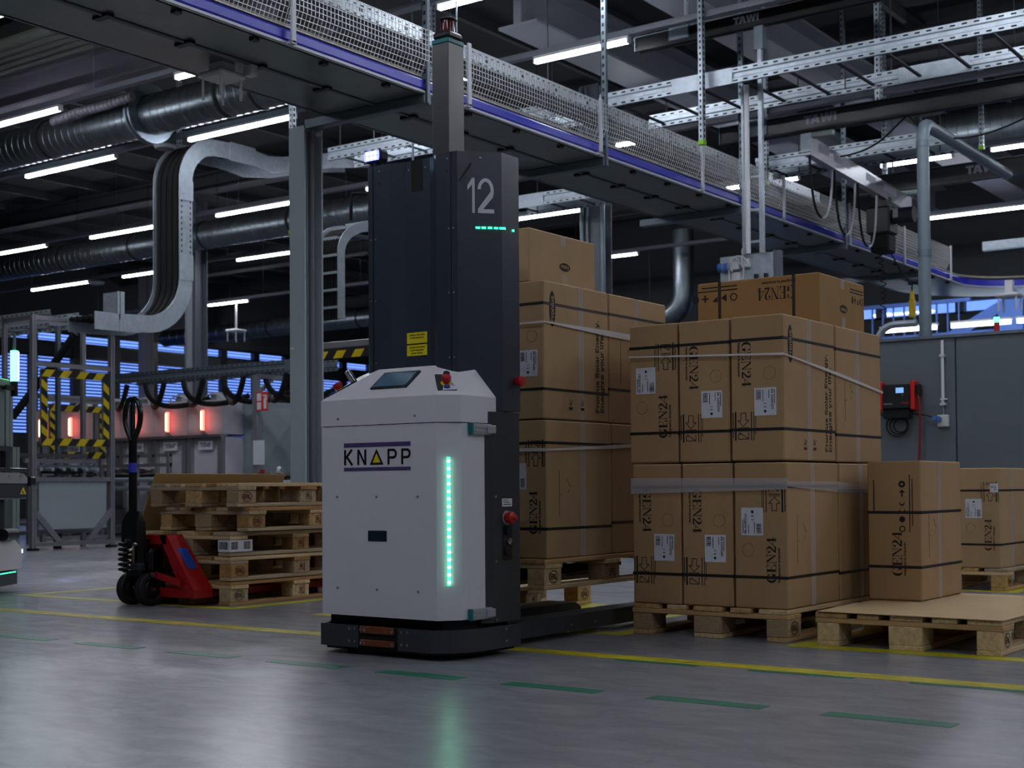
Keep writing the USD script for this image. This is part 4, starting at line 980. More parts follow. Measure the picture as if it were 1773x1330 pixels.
carton('rear carton of the lifted load, bottom layer', LX[2], LY1, LB, front=False, tape=0.42, side_text=False, oval=False, material='card_pale', straps=(0.24, 0.84))
for x in LX[:2]:
    for y in (LY0, LY1):
        for z in (LB, LB + CH + 0.004): carton(HID, x, y, z, front=False, side=False, group='hidden cartons', straps=None)


def lying(label, x0, x1, y0, y1, z, material, printed):
    t = thing('carton', label, 'carton', ((x0 + x1) / 2, (y0 + y1) / 2, z))
    w, d, h = x1 - x0, y1 - y0, 0.262
    obj('body', MB().box(-w / 2, w / 2, -d / 2, d / 2, 0, h, 0.006), material, t)
    o = np.array((w / 2 + 0.0004, -d / 2, 0))
    el = affinity.translate(affinity.scale(Point(0, 0).buffer(1, 32), 0.048, 0.026 * 0.8), d * 0.52, h * (0.42 if printed else 0.40))
    ov = obj('oval_logo', MB().flat(el, o, Y_, Z_, 0.0006), 'print_ink', t, label='black oval logo')
    obj('logo_text', MB().text('Fronius', 0.016, o + np.array((0.0007, d * 0.52 + 0.034, h * 0.41 + 0.006)), (0, -1, 0), (0, 0, -1), 0.0004, True, 0.068), 'card_pale', ov)
    obj('tape', MB().flat(unary_union([sbox(d * .46, h * .80, d * .54, h - .003), sbox(d * .48, .003, d * .56, h * .26)]), o, Y_, Z_, 0.0005), 'tape_clear', t)
    if printed:
        f = np.array((w / 2, -d / 2 - 0.0004, h))      # upside down print: right to left
        ux, uy = np.array((-1., 0, 0)), np.array((0, 0, -1.))
        P = lambda a, c: f + ux * a * w + uy * c * h
        g, gw = gen24(0.062)
        obj('lettering', MB().flat(affinity.scale(g, 0.20 / gw, 1, origin=(0, 0)), P(0.19, 0.20), ux, uy, 0.0005), 'print_ink', t, label='upside down lettering GEN24')
        obj('subtitle', MB().text('Designed to empower', 0.013, P(0.185, 0.09), ux, uy, 0.0005, True, 0.18), 'print_ink', t)
        sy = [Point(.02, .02).buffer(.02).difference(Point(.02, .02).buffer(.014)), Polygon([(.06, 0), (.09, .02), (.06, .04)]), Polygon([(.11, .01), (.14, .035), (.11, .04)]), sbox(.16, .015, .2, .022), sbox(.175, 0, .185, .036), Point(.235, .02).buffer(.02)]
        obj('handling_mark', MB().flat(unary_union(sy), P(0.66, 0.24), ux, uy, 0.0005), 'print_ink', t, kind='stuff')
        obj('fine_print', MB().flat(unary_union([sbox(0, 0, .2, .006), sbox(0, .018, .22, .024)]), P(0.66, 0.09), ux, uy, 0.0005), 'print_ink', t)
        obj('handling_mark', MB().flat(affinity.scale(unary_union(sy), .6, 1, origin=(0, 0)), o + np.array((0, d * 0.97, h * 0.72)), (0, -1, 0), (0, 0, -1), 0.0005), 'print_ink', t, kind='stuff')
        obj('fine_print', MB().flat(unary_union([sbox(0, 0, .17, .006), sbox(0, .016, .18, .022)]), o + np.array((0, d * 0.97, h * 0.86)), (0, -1, 0), (0, 0, -1), 0.0005), 'print_ink', t)
        for x in (w * -0.31, w * 0.30):
            obj('strap', MB().box(x - 0.008, x + 0.008, -d / 2 - 0.0012, -d / 2, 0, h).box(x - 0.008, x + 0.008, -d / 2, d / 2, h, h + 0.0012), 'strap_black', t, label='black plastic strap')
    return t


lying('carton lying on its side on top of the middle load, print upside down', -3.345, -2.685, 6.285, 6.865, B1 + 2 * CH + 0.0065, 'card_brown', True)
lying('carton lying on top of the load lifted by the robot', -4.43, -3.775, 5.40, 5.99, LB + 2 * CH + 0.0055, 'card_pale', False)


def single(t, w, d, h):
    """prints of the lone carton: small signs down its right edge, big lettering below"""
    o = np.array((w / 2, -d / 2 - 0.0004, 0)); ux, uy = np.array((0, 0, 1.)), np.array((-1., 0, 0))
    P = lambda a, c: o + ux * a * h + uy * c * w
    g, gw = gen24(0.047)
    obj('lettering', MB().flat(affinity.scale(g, 0.21 / gw, 1, origin=(0, 0)), P(0.175, 0.36), ux, uy, 0.0005), 'print_ink', t, label='serif lettering GEN24')
    obj('subtitle', MB().text('Designed to empower', 0.0105, P(0.18, 0.29), ux, uy, 0.0005, True, 0.155), 'print_ink', t)
    sy = [Point(.015, .015).buffer(.015).difference(Point(.015, .015).buffer(.010)), Point(.06, .015).buffer(.014), Point(.10, .015).buffer(.014).difference(Point(.105, .015).buffer(.011)), Point(.135, .015).buffer(.012).difference(Point(.139, .015).buffer(.009)), sbox(.165, .012, .185, .018), Polygon([(.185, 0), (.2, .015), (.185, .03)]), Point(.225, .015).buffer(.016).difference(Point(.225, .015).buffer(.006))]
    obj('handling_mark', MB().flat(unary_union(sy), P(0.49, 0.29), ux, uy, 0.0005), 'print_ink', t, kind='stuff')
    obj('fine_print', MB().flat(unary_union([sbox(0, 0, .27, .004), sbox(0.03, -.013, .25, -.009)]), P(0.49, 0.20), ux, uy, 0.0005), 'print_ink', t)
    obj('fine_print', MB().flat(sbox(0, 0, .16, .005), P(0.62, 0.87), ux, uy, 0.0005), 'print_ink', t)


carton('single carton standing on the brown sheet of the right pallet', -2.35, 6.345 + CD / 2, 0.153, True, '34', front=False, tape=0.40, side_text=False, oval=False, mark=lambda t, w, d, h: (single(t, w, d, h), rear(t, w, d, h)), straps=(0.24, 0.63 + 0.0))


def noted(t, w, d, h):
    n = obj('note', MB().box(w / 2 - 0.062, w / 2 - 0.008, -d / 2 - 0.002, -d / 2 - 0.0005, h * 0.755, h * 0.845), 'label_white', t, label='handwritten white note')
    m = MB(); o = np.array((w / 2 - 0.054, -d / 2 - 0.0024, h * 0.80))
    for p in ([(0, .012), (.004, .0), (.008, .012)], [(.016, .013), (.012, .002), (.018, 0), (.021, .006)], [(.028, .014), (.026, 0), (.034, .002)], [(.02, -.016), (.026, -.004), (.032, -.016)]): m.flat(LineString(p).buffer(.0012), o, X_, Z_, 0.0004)
    obj('handwriting', m, 'print_ink', n)


carton('carton with a handwritten note on the far right pallet', -2.812, 9.155 + CD / 2, 0.1455, True, '34091177', tape=0.45, side_text=False, oval=False, mark=noted, material='card_pale', straps=(0.235, 0.775))
solo('slip_sheet', (lambda m: m)(MB().hull([(-2.452, 5.67, 0.1475), (-1.655, 5.67, 0.1455), (-2.452, 5.67, 0.1505), (-1.655, 5.67, 0.1485), (-2.47, 6.96, 0.1465), (-1.63, 6.96, 0.1465), (-2.47, 6.96, 0.1505), (-1.63, 6.96, 0.1505)])), 'slip_sheet', 'brown cardboard sheet lying on the right pallet under the single carton', 'cardboard sheet')
# the tall sheet leaning on the left side of the pallet stack
a0, a1 = np.array((-7.40, 0.0)), np.array((-7.035, 0.80)); nrm = np.array((0.80, 0.365)); nrm = nrm / np.hypot(*nrm) * 0.006
pts = [(p[0] + s_ * nrm[0], y, p[1] + 0.003 - s_ * nrm[1] * (p[1] > 0)) for p in (a0, a1) for s_ in (0, 1) for y in (5.86, 7.02)]
solo('slip_sheet', MB().hull(pts), 'slip_sheet_brown', 'tall brown cardboard sheet leaning behind the pallet stack', 'cardboard sheet')

# stretch film bands round the loads
def film_band(name, label, x0, x1, y0, y1, z_l, z_c, z_r, h_l, h_c, h_r, material):
    t = thing(name, label, 'stretch film')
    obj('front_band', MB().hull([(x, y0 - e, z + s_ * h / 2) for x, z, h in ((x0, z_l, h_l), (x1, z_c, h_c)) for s_ in (-1, 1) for e in (0, 0.0015)]), material, t)
    obj('side_band', MB().hull([(x1 + e, y, z + s_ * h / 2) for y, z, h in ((y0, z_c, h_c * 0.5), ((y0 + y1) / 2, (z_c * 0.55 + z_r * 0.45), max(h_c, h_r) * 1.0), (y1, z_r, h_r)) for s_ in (-1, 1) for e in (0, 0.0015)]), material, t)


film_band('film_band', 'thin white twisted film rope round the upper middle load', -3.399, -2.598, 5.684, 6.88, 1.315, 1.283, 1.17, 0.006, 0.010, 0.012, 'stretch_rope')
film_band('film_band', 'clear film band across the lower middle load', -3.392, -2.588, 5.684, 6.88, 0.70, 0.705, 0.665, 0.075, 0.05, 0.02, 'stretch_film')
film_band('film_band', 'white film rope round the lower cartons of the lifted load', -3.93, -3.655, 5.362, 6.56, 0.878, 0.873, 0.93, 0.01, 0.018, 0.014, 'stretch_rope')
film_band('film_band', 'white film rope round the upper cartons of the lifted load', -3.93, -3.668, 5.362, 6.56, 1.478, 1.478, 1.46, 0.004, 0.012, 0.03, 'stretch_rope')
# ---------------------------------------------------------------- the lift robot (origin: front right corner of its base skirt)
RB = thing('lift_robot', 'tall dark lift robot with white front housing and number 12', 'robot', (-3.523, 4.329, 0), -0.85)
XA, XB = -0.602, 0.033                               # white front face
MX = lambda x: -0.569 - x                            # mirror in the middle plane
def screws(pts, n=(0, -1, 0), r=0.0055, parent=RB, m='screw_steel'):
    for p in pts:
        p = np.asarray(p, float); obj('screw', MB().lathe([(0, 0), (r, 0), (r * 0.9, r * 0.45), (r * 0.4, r * 0.6), (0, r * 0.6)], p, n, 10), m, parent)


skirt = Polygon([(-0.612, 0), (0.0, 0), (0.062, 0.045), (0.10, 0.10), (0.12, 0.18), (0.12, 0.448), (MX(0.12), 0.448), (MX(0.12), 0.18), (MX(0.085), 0.09), (MX(0.05), 0.04)])
notch = sbox(-0.395, -0.02, -0.176, 0.02)
obj('base_skirt', MB().prism(skirt.difference(skirt.buffer(-0.012)).difference(notch), 0.032, 0.125), 'robot_dark', RB)
obj('base_plate', MB().prism(skirt.buffer(-0.02).difference(sbox(-0.41, -0.02, -0.16, 0.025)), 0.02, 0.05), 'black_matt', RB)
obj('base_core', MB().prism(Polygon([(-0.60, 0.05), (0.02, 0.05), (0.075, 0.11), (0.075, 0.43), (-0.65, 0.43), (-0.65, 0.11)]), 0.05, 0.166), 'black_matt', RB)
for x in (-0.55, -0.01):
    for y in (0.13, 0.36): obj('wheel', MB().cyl((x - 0.02, y, 0.03), (x + 0.02, y, 0.03), 0.03, 18), 'rubber', RB)
obj('contact_backing', MB().box(-0.395, -0.176, 0.006, 0.02, 0.034, 0.123), 'black_matt', RB)
for z0, z1 in ((0.095, 0.125), (0.043, 0.069)):
    c = obj('contact_bar', MB().box(-0.381, -0.192, -0.008, 0.006, z0, z1, 0.002), 'copper', RB, label='copper charging contact bar')
    screws([(-0.373, -0.008, (z0 + z1) / 2), (-0.352, -0.008, (z0 + z1) / 2), (-0.2, -0.008, (z0 + z1) / 2)], r=0.0075, parent=c)
screws([(x, -0.0005, z) for x in (-0.445, -0.415, -0.155, -0.125) for z in (0.058, 0.110)], r=0.006)
screws([(0.12, 0.346, z) for z in (0.06, 0.109)], (1, 0, 0), 0.007)
white = Polygon([(XA, 0), (XB, 0), (0.098, 0.083), (0.098, 0.245), (MX(0.098), 0.245), (MX(0.098), 0.083)])
obj('front_housing', MB().prism(white.buffer(-0.003).buffer(0.003, 3), 0.165, 0.9605), 'robot_white', RB, label='white front housing')
obj('housing_seam', MB().prism(white.buffer(-0.004), 0.9605, 0.9635), 'slot_dark', RB)
cap = [(XA - 0.002, -0.002, 0), (XB + 0.001, -0.002, 0), (0.106, 0.073, 0), (0.106, 0.36, 0), (MX(0.106), 0.36, 0), (MX(0.106), 0.073, 0)]
top = [(-0.435, 0.182, 1.212), (-0.134, 0.182, 1.212), (-0.05, 0.222, 1.211), (MX(-0.05), 0.222, 1.211), (0.045, 0.25, 1.194), (MX(0.045), 0.25, 1.194), (0.1, 0.36, 1.08), (MX(0.1), 0.36, 1.08)]
obj('top_cover', MB().hull([(x, y, z) for x, y, _ in cap for z in (0.9635, 1.073)] + top), 'robot_white', RB, smooth=12, label='white sloping top cover')
screws([(-0.504, -0.002, 0.993), (-0.076, -0.002, 0.992)]); screws([(0.106, 0.335, 0.985)], (1, 0, 0))
screws([(x, 0.0, z) for x in (-0.512, -0.288, -0.064) for z in (0.278, 0.663)])
# logo
lg = obj('logo', MB().box(-0.472, -0.101, -0.0008, 0, 0.8705, 0.889).box(-0.472, -0.101, -0.0008, 0, 0.771, 0.786), 'logo_purple', RB, label='purple bars of the logo KNAPP')
O = np.array((0, -0.0001, 0)); st = []
def stroke(pts, w=0.0105): return LineString(pts).buffer(w / 2, cap_style=2, join_style=2)
z0, z1 = 0.796, 0.861
st += [stroke([(-0.4655, z0), (-0.4655, z1)]), stroke([(-0.426, z1), (-0.462, 0.826)]), stroke([(-0.458, 0.834), (-0.424, z0)])]
st += [stroke([(-0.390, z0), (-0.390, z1)]), stroke([(-0.350, z0), (-0.350, z1)]), Polygon([(-0.395, z1), (-0.384, z1), (-0.345, z0), (-0.356, z0)])]
for x in (-0.2205, -0.146): st += [stroke([(x, z0), (x, z1)]), LineString([(x, 0.856), (x + 0.026, 0.856)] + [(x + 0.026 + 0.0145 * math.sin(a), 0.8405 + 0.0155 * math.cos(a)) for a in np.linspace(0, math.pi, 9)] + [(x, 0.825)]).buffer(0.005, cap_style=2)]
tri = Polygon([(-0.325, z0), (-0.249, z0), (-0.287, 0.8625)])
st.append(tri.difference(tri.buffer(-0.009, join_style=2)))
obj('logo_letters', MB().flat(unary_union(st), O, X_, Z_, 0.0009), 'black_plastic', lg, label='black letters KNAPP')
obj('logo_triangle', MB().flat(tri.buffer(-0.009, join_style=2), O, X_, Z_, 0.0009), 'logo_yellow', lg, label='yellow triangle')
# small display window
d = obj('display_window', MB().box(-0.337, -0.233, -0.0025, 0.004, 0.478, 0.523, 0.002), 'black_plastic', RB, label='black display window')
obj('display_glass', MB().box(-0.331, -0.239, -0.0032, -0.002, 0.483, 0.518), 'screen_glass', d)
# green light strip in the chamfer
cu = np.array((0.065, 0.083, 0)); cu /= np.linalg.norm(cu); cn = np.array((cu[1], -cu[0], 0)); c0 = np.array((XB, 0, 0))
def onch(t, z, e=0.0): return c0 + cu * t + cn * e + np.array((0, 0, z))
L = obj('light_strip', MB().hull([onch(t, z, e) for t in (0.044, 0.058) for z in (0.305, 0.822) for e in (0.0005, 0.003)]), 'led_green', RB, label='vertical green light strip')
for k in range(17):
    z = 0.318 + 0.0305 * k; obj('led', MB().ball(onch(0.051, z, 0.003), 0.0068), 'led_green_core', L)
for (y0, z0) in ((0.128, 0.914), (0.118, 0.160)):
    h = obj('latch', MB().box(0.098, 0.118, y0, y0 + 0.145, z0, z0 + 0.046, 0.004), 'latch_steel', RB, label='silver side latch')
    obj('latch_plate', MB().box(0.097, 0.1195, y0 - 0.002, y0 + 0.012, z0 - 0.001, z0 + 0.047, 0.003), 'teal', h)
    obj('latch_tab', MB().box(0.118, 0.128, y0 + 0.095, y0 + 0.15, z0 + 0.006, z0 + 0.04, 0.003).box(0.118, 0.121, y0 + 0.02, y0 + 0.095, z0 + 0.012, z0 + 0.018).box(0.118, 0.121, y0 + 0.02, y0 + 0.095, z0 + 0.028, z0 + 0.034), 'latch_steel', h)
# touch screen on the front slope
sv = np.array((0, 0.18, 0.139)); sl = np.linalg.norm(sv); sv /= sl; sn = np.array((0, -sv[2], sv[1]))
def onsl(u, v, e=0.0): return np.array((u, 0, 1.073)) + sv * v + sn * e
s = obj('touch_screen', MB().hull([onsl(u, v, e) for u in (-0.366, -0.166) for v in (0.066, 0.184) for e in (-0.002, 0.008)]), 'black_plastic', RB, label='black framed touch screen')
obj('screen_glass', MB().hull([onsl(u, v, e) for u in (-0.358, -0.174) for v in (0.074, 0.176) for e in (0.006, 0.0095)]), 'screen_lit', s, label='bluish screen')
# emergency stop stations on the two corner slopes
def station(side):
    e0, e1 = np.array((XB, 0, 1.073)), np.array((0.105, 0.073, 1.073)); mid0 = (e0 + e1) / 2; mid1 = (np.array(top[1]) + np.array(top[2])) / 2
    u = (e1 - e0) / np.linalg.norm(e1 - e0); v = mid1 - mid0; n = np.cross(u, v); n /= np.linalg.norm(n); v = np.cross(n, u)
    def Q(a, b, e=0.0):
        p = mid0 + u * a + v * b + n * e
        return p if side > 0 else np.array((MX(p[0]), p[1], p[2]))
    nn = n if side > 0 else n * np.array((-1, 1, 1))
    pl = obj('stop_plate', MB().hull([Q(a, b, e) for a, b in ((-.036, .03), (.036, .03), (-.04, .035), (.04, .035), (-.04, .172), (.04, .172), (-.036, .177), (.036, .177)) for e in (-0.001, 0.004)]), 'black_plastic', RB, label='dark plate with emergency stop')
    obj('yellow_ring', MB().lathe([(0, 0), (0.023, 0), (0.023, 0.004), (0, 0.004)], Q(0.0, 0.092, 0.003), nn, 24), 'yellow_ring', pl)
    obj('stop_button', MB().lathe([(0, 0.004), (0.013, 0.004), (0.014, 0.014), (0.0195, 0.018), (0.020, 0.032), (0.018, 0.037), (0, 0.039)], Q(0.0, 0.095, 0.0), nn, 24), 'red_button', pl, label='red emergency stop button')
    obj('key_switch', MB().lathe([(0, 0), (0.013, 0), (0.013, 0.008), (0.011, 0.01), (0, 0.01)], Q(0.0, 0.058, 0.003), nn, 20), 'blue_key', pl)
    if side > 0: obj('round_switch', MB().lathe([(0, 0), (0.014, 0), (0.014, 0.022), (0.012, 0.025), (0, 0.025)], Q(0.006, 0.15, 0.003), nn, 20), 'black_plastic', pl)
    else: obj('key_tube', MB().lathe([(0, 0), (0.015, 0), (0.015, 0.055), (0.013, 0.058), (0, 0.058)], Q(0.0, 0.165, 0.003), nn, 20), 'chrome', pl, label='chrome tube')
    obj('plate_label', MB().hull([Q(a, b, e) for a in (-0.018, 0.018) for b in (0.038, 0.046) for e in (0.003, 0.0047)]), 'label_white', pl)


station(1); station(-1)
# lower dark body behind the white housing, with side controls
low = Polygon([(0.09, 0.22), (0.105, 0.246), (0.118, 0.262), (0.12, 0.447), (MX(0.12), 0.447), (MX(0.105), 0.246), (MX(0.09), 0.22)])
obj('lower_body', MB().prism(low, 0.14, 1.012), 'robot_dark', RB)
obj('foot_gap', MB().box(0.1, 0.123, 0.35, 0.45, 0.128, 0.14), 'black_matt', RB)
screws([(0.1198, 0.279, z) for z in (0.153, 0.392, 0.66, 0.935)], (1, 0, 0), 0.006)
p = obj('control_label', MB().box(0.12, 0.1212, 0.322, 0.392, 0.618, 0.652), 'label_white', RB)
m = MB()
for k in range(3): m.box(0.1212, 0.1216, 0.33, 0.384 - 0.012 * k, 0.626 + 0.009 * k, 0.629 + 0.009 * k)
obj('label_print', m, 'print_ink', p, kind='stuff')
q = obj('side_stop', MB().lathe([(0, 0), (0.03, 0), (0.03, 0.004), (0, 0.004)], (0.12, 0.352, 0.572), X_, 24), 'plastic_grey', RB, label='emergency stop on the side')
obj('stop_button', MB().lathe([(0, 0.004), (0.022, 0.004), (0.022, 0.012), (0.026, 0.02), (0.024, 0.034), (0.012, 0.04), (0.008, 0.055), (0, 0.056)], (0.12, 0.352, 0.572), X_, 24), 'red_button', q, label='red button')
k = obj('control_strip', MB().box(0.118, 0.1215, 0.325, 0.392, 0.395, 0.54, 0.006), 'black_plastic', RB)
obj('knob', MB().lathe([(0, 0), (0.018, 0), (0.018, 0.012), (0, 0.013)], (0.1215, 0.356, 0.518), X_, 20), 'black_matt', k)
obj('knob', MB().lathe([(0, 0), (0.014, 0), (0.014, 0.012), (0, 0.014)], (0.1215, 0.36, 0.474), X_, 20), 'chrome', k, label='white round button')
obj('knob', MB().lathe([(0, 0), (0.019, 0), (0.019, 0.006), (0.012, 0.01), (0, 0.01)], (0.1215, 0.352, 0.432), X_, 20), 'black_matt', k)
# tower
tw = [(0.125, 0.45), (0.127, 0.327), (0.0, 0.188), (-0.028, 0.180), (-0.108, 0.180), (-0.135, 0.199), (-0.165, 0.210), (-0.301, 0.209), (-0.368, 0.186), (-0.485, 0.180), (-0.5, 0.188), (-0.612, 0.327), (-0.612, 0.45)]
obj('tower_shell', MB().prism(Polygon(tw).buffer(-0.0012).buffer(0.0012, 2), 1.016, 2.10), 'robot_tower', RB, smooth=20, label='tall folded dark tower cover')
for x in (-0.028, -0.464): obj('panel_joint', MB().box(x - 0.0015, x + 0.0015, 0.1785, 0.184, 1.06, 2.099), 'slot_dark', RB)
obj('top_slot', MB().box(-0.268, -0.207, 0.2075, 0.2165, 1.968, 2.1015), 'black_matt', RB, label='black slot at the tower top')
screws([(-0.426, 0.18, 2.071), (-0.046, 0.18, 2.071)]); screws([(-0.283, 0.2095, 2.063), (-0.19, 0.21, 2.063)])
for z in (1.24, 1.51, 1.778): screws([(x, 0.18, z) for x in (-0.475, -0.45, -0.04, -0.015)], r=0.0045)
screws([(-0.426, 0.18, 2.02), (-0.046, 0.18, 2.02)], r=0.004, m='black_plastic')
tu = np.array((0.127, 0.139, 0)); tu /= np.linalg.norm(tu); tn = np.array((tu[1], -tu[0], 0)); t0 = np.array((0.0, 0.188, 0))
def onp(t, z, e=0.0006): return t0 + tu * t + tn * e + np.array((0, 0, z))
one = unary_union([sbox(.56, 0, .76, 1), Polygon([(.56, 1), (.62, 1), (.66, .86), (.20, .64), (.20, .78)]), Polygon([(.58, 1.0), (.76, 1.0), (.66, .9)])])
rr = affinity.translate(affinity.scale(Point(0, 0).buffer(1, 32), .44, .36), .46, .64).difference(affinity.translate(affinity.scale(Point(0, 0).buffer(1, 32), .27, .255), .46, .64))
two = unary_union([rr.difference(sbox(0, 0, .50, .68)).difference(Polygon([(.46, .2), (.46, .63), (.95, .30), (.95, 0), (.46, 0)])), Polygon([(.87, .55), (.70, .60), (.04, .12), (.04, 0), (.24, .06), (.86, .46)]), sbox(.04, 0, .92, .115)])
num = unary_union([affinity.scale(one, .055, .147, origin=(0, 0)), affinity.translate(affinity.scale(two, .078, .147, origin=(0, 0)), .052, 0)])
obj('number', MB().flat(num, onp(0.032, 1.842), tu, Z_, 0.0008), 'number_white', RB, label='white number 12')
obj('cover_handle', MB().tube([onp(0.008, 1.978, 0.004), onp(0.012, 1.985, 0.008), onp(0.052, 2.04, 0.008), onp(0.057, 2.048, 0.004)], 0.0042, 8), 'black_plastic', RB)
screws([onp(0.097, 2.074)], tn)
g = obj('status_lights', MB().hull([onp(t, z, e) for t in (0.08, 0.187) for z in (1.778, 1.784) for e in (0.0, 0.0015)]), 'black_plastic', RB)
for t in (0.086, 0.111, 0.137, 0.163, 0.187): obj('led', MB().hull([onp(t + a, 1.781 + b, e) for a in (-.0095, .0095) for b in (-.0045, .0045) for e in (.0, .004)]), 'led_status', g, label='green status light')
for y in (0.343, 0.405): obj('led', MB().box(0.124, 0.131, y - 0.005, y + 0.005, 1.778, 1.787), 'led_status', g, label='green status light')
for z0, z1, rows in ((1.315, 1.362, 2), (1.262, 1.309, 3)):
    y_ = obj('warning_label', MB().box(-0.297, -0.184, 0.2075, 0.2085, z0, z1), 'yellow_label', RB, label='yellow warning label')
    m = MB()
    for r_ in range(rows): m.text(('SOBALD BETRIEB', 'STOPP DRUECKEN', 'NUR MIT FREIGABE')[r_ % 3], 0.0058, (-0.24, 0.2074, z1 - 0.014 - 0.0125 * r_), X_, Z_, 0.0005, True, 0.085 - 0.012 * r_, True)
    obj('label_print', m, 'print_ink', y_, kind='stuff')
obj('back_stop', MB().lathe([(0, 0), (0.016, 0), (0.016, 0.012), (0.021, 0.016), (0.022, 0.030), (0.019, 0.036), (0, 0.038)], (0.122, 0.425, 1.146), X_, 24), 'red_button', RB, label='red button behind the tower edge')
obj('side_handle', MB().tube([(-0.61, 0.30, 2.02), (-0.66, 0.26, 2.02), (-0.665, 0.255, 1.96), (-0.665, 0.255, 1.90)], 0.008, 8), 'stair_dark', RB)
# blue warning lamp on the tower corner
b = obj('warning_lamp', MB().box(-0.515, -0.415, 0.175, 0.235, 2.118, 2.172, 0.012).box(-0.475, -0.455, 0.19, 0.22, 2.1, 2.12), 'stair_dark', RB, label='blue warning lamp')
obj('lamp_lens', MB().hull([(x, 0.1735, z) for x, z in ((-.505, .0), (-.425, .0), (-.51, .012), (-.42, .012), (-.51, .032), (-.42, .032), (-.502, .044), (-.428, .044)) for z in (2.123 + z,)] + [(x, 0.1765, z) for x in (-.505, -.425) for z in (2.125, 2.165)]), 'lamp_blue', b, label='glowing blue lens')
for x in (-0.487, -0.465, -0.443):
    for z in (2.135, 2.155): obj('bulb', MB().ball((x, 0.173, z), 0.0085), 'lamp_blue_core', b)
# mast with beacon
mx, my = -0.18, 0.35
obj('mast', MB().box(mx - 0.046, mx + 0.046, my - 0.05, my + 0.058, 2.09, 2.615, 0.003), 'robot_dark', RB, label='square dark mast')
obj('beacon_band', MB().box(mx - 0.047, mx + 0.047, my - 0.051, my + 0.059, 2.615, 2.635, 0.003), 'teal', RB, label='teal band')
bb = obj('beacon_base', MB().box(mx - 0.046, mx + 0.046, my - 0.05, my + 0.058, 2.635, 2.672, 0.012), 'black_plastic', RB)
obj('beacon_lens', MB().lathe([(0, 0), (0.032, 0), (0.032, 0.05), (0.029, 0.056), (0.0, 0.056)], (mx, my + 0.004, 2.672), Z_, 24), 'beacon_red', bb, label='dark red beacon lens')
obj('beacon_cap', MB().lathe([(0, 0), (0.041, 0.0), (0.041, 0.006), (0.03, 0.012), (0, 0.016)], (mx, my + 0.004, 2.726), Z_, 24), 'black_plastic', bb)
# lift mast, forks and straddle legs behind
obj('lift_mast', MB().box(-0.46, -0.30, 0.46, 0.68, 0.13, 1.95).box(-0.52, -0.30, 0.447, 0.52, 0.13, 1.95), 'black_matt', RB)
obj('carriage', MB().box(-0.82, -0.30, 0.70, 0.90, 0.20, 0.55, 0.01).box(-0.45, -0.32, 0.66, 0.72, 0.3, 0.5), 'black_matt', RB)
for x in (-0.80, -0.45): obj('fork', MB().hull([(x, 0.9, 0.245), (x + 0.13, 0.9, 0.245), (x, 0.9, 0.305), (x + 0.13, 0.9, 0.305), (x, 1.95, 0.285), (x + 0.13, 1.95, 0.285), (x, 1.95, 0.302), (x + 0.13, 1.95, 0.302)]), 'black_matt', RB)
for x0, x1, ln, nm in ((-0.165, -0.03, 1.95, 'near'), (-0.585, -0.41, 1.70, 'far')):
    obj('straddle_leg', MB().hull([(x, y, z) for x in (x0, x1) for y, z in ((0.44, 0.03), (0.44, 0.105), (ln - 0.05, 0.105), (ln, 0.08), (ln, 0.04), (ln - 0.05, 0.03))]), 'robot_dark', RB)
    obj('leg_roller', MB().cyl((x0 + 0.03, ln - 0.12, 0.032), (x1 - 0.03, ln - 0.12, 0.032), 0.032, 14), 'rubber', RB)
screws([(-0.03, 1.25, 0.06), (-0.03, 1.05, 0.06)], (1, 0, 0), 0.006)
# ---------------------------------------------------------------- red pallet truck
PT = thing('pallet_truck', 'red hand pallet truck with upright black handle, pushed into the pallet stack', 'pallet truck', (-6.715, 5.51, 0))
for x in (-0.115, 0.055):
    w = obj('steer_wheel', MB().lathe([(0.0, -0.025), (0.06, -0.025), (0.07, -0.028), (0.095, -0.028), (0.1, -0.02), (0.1, 0.02), (0.095, 0.028), (0.07, 0.028), (0.06, 0.02), (0.0, 0.02)], (x, 0, 0.1), X_, 40), 'rubber', PT, label='black rubber wheel')
    obj('hub', MB().lathe([(0, 0), (0.055, 0.0), (0.05, 0.006), (0.018, 0.008), (0.014, 0.014), (0, 0.014)], (x + 0.0205, 0, 0.1), X_, 24), 'black_plastic', w)
    obj('axle_nut', MB().cyl((x + 0.033, 0, 0.1), (x + 0.042, 0, 0.1), 0.009, 6), 'screw_steel', w)
obj('axle', MB().cyl((-0.14, 0, 0.1), (0.08, 0, 0.1), 0.014, 12), 'black_plastic', PT)
obj('pump_body', MB().box(-0.10, 0.04, -0.06, 0.10, 0.17, 0.215, 0.01).cyl((-0.03, 0.01, 0.19), (-0.03, 0.01, 0.40), 0.05, 20).box(0.005, 0.085, -0.02, 0.09, 0.20, 0.345, 0.02), 'truck_black', PT)
obj('pump_cover', MB().box(-0.035, 0.055, -0.085, -0.03, 0.205, 0.26, 0.012), 'stair_dark', PT)
sp = [(-0.085 + 0.034 * math.cos(a), -0.075 + 0.034 * math.sin(a), 0.20 + 0.0048 * a) for a in np.linspace(0, 39, 150)]
obj('spring', MB().tube(sp, 0.009, 6), 'black_plastic', PT, label='black coil spring')
obj('spring_core', MB().cyl((-0.085, -0.075, 0.2), (-0.085, -0.075, 0.42), 0.014, 10), 'truck_black', PT)
obj('handle_foot', MB().hull([(x, y, z) for x in (-0.10, 0.04) for y in (-0.09, -0.02) for z in (0.36, 0.50)] + [(x, -0.055, 0.57) for x in (-0.085, 0.025)]), 'black_plastic', PT)
for x, z in ((-0.04, 0.395), (0.03, 0.372)): obj('pin', MB().cyl((x, -0.105, z), (x, -0.085, z), 0.012, 12), 'screw_steel', PT)
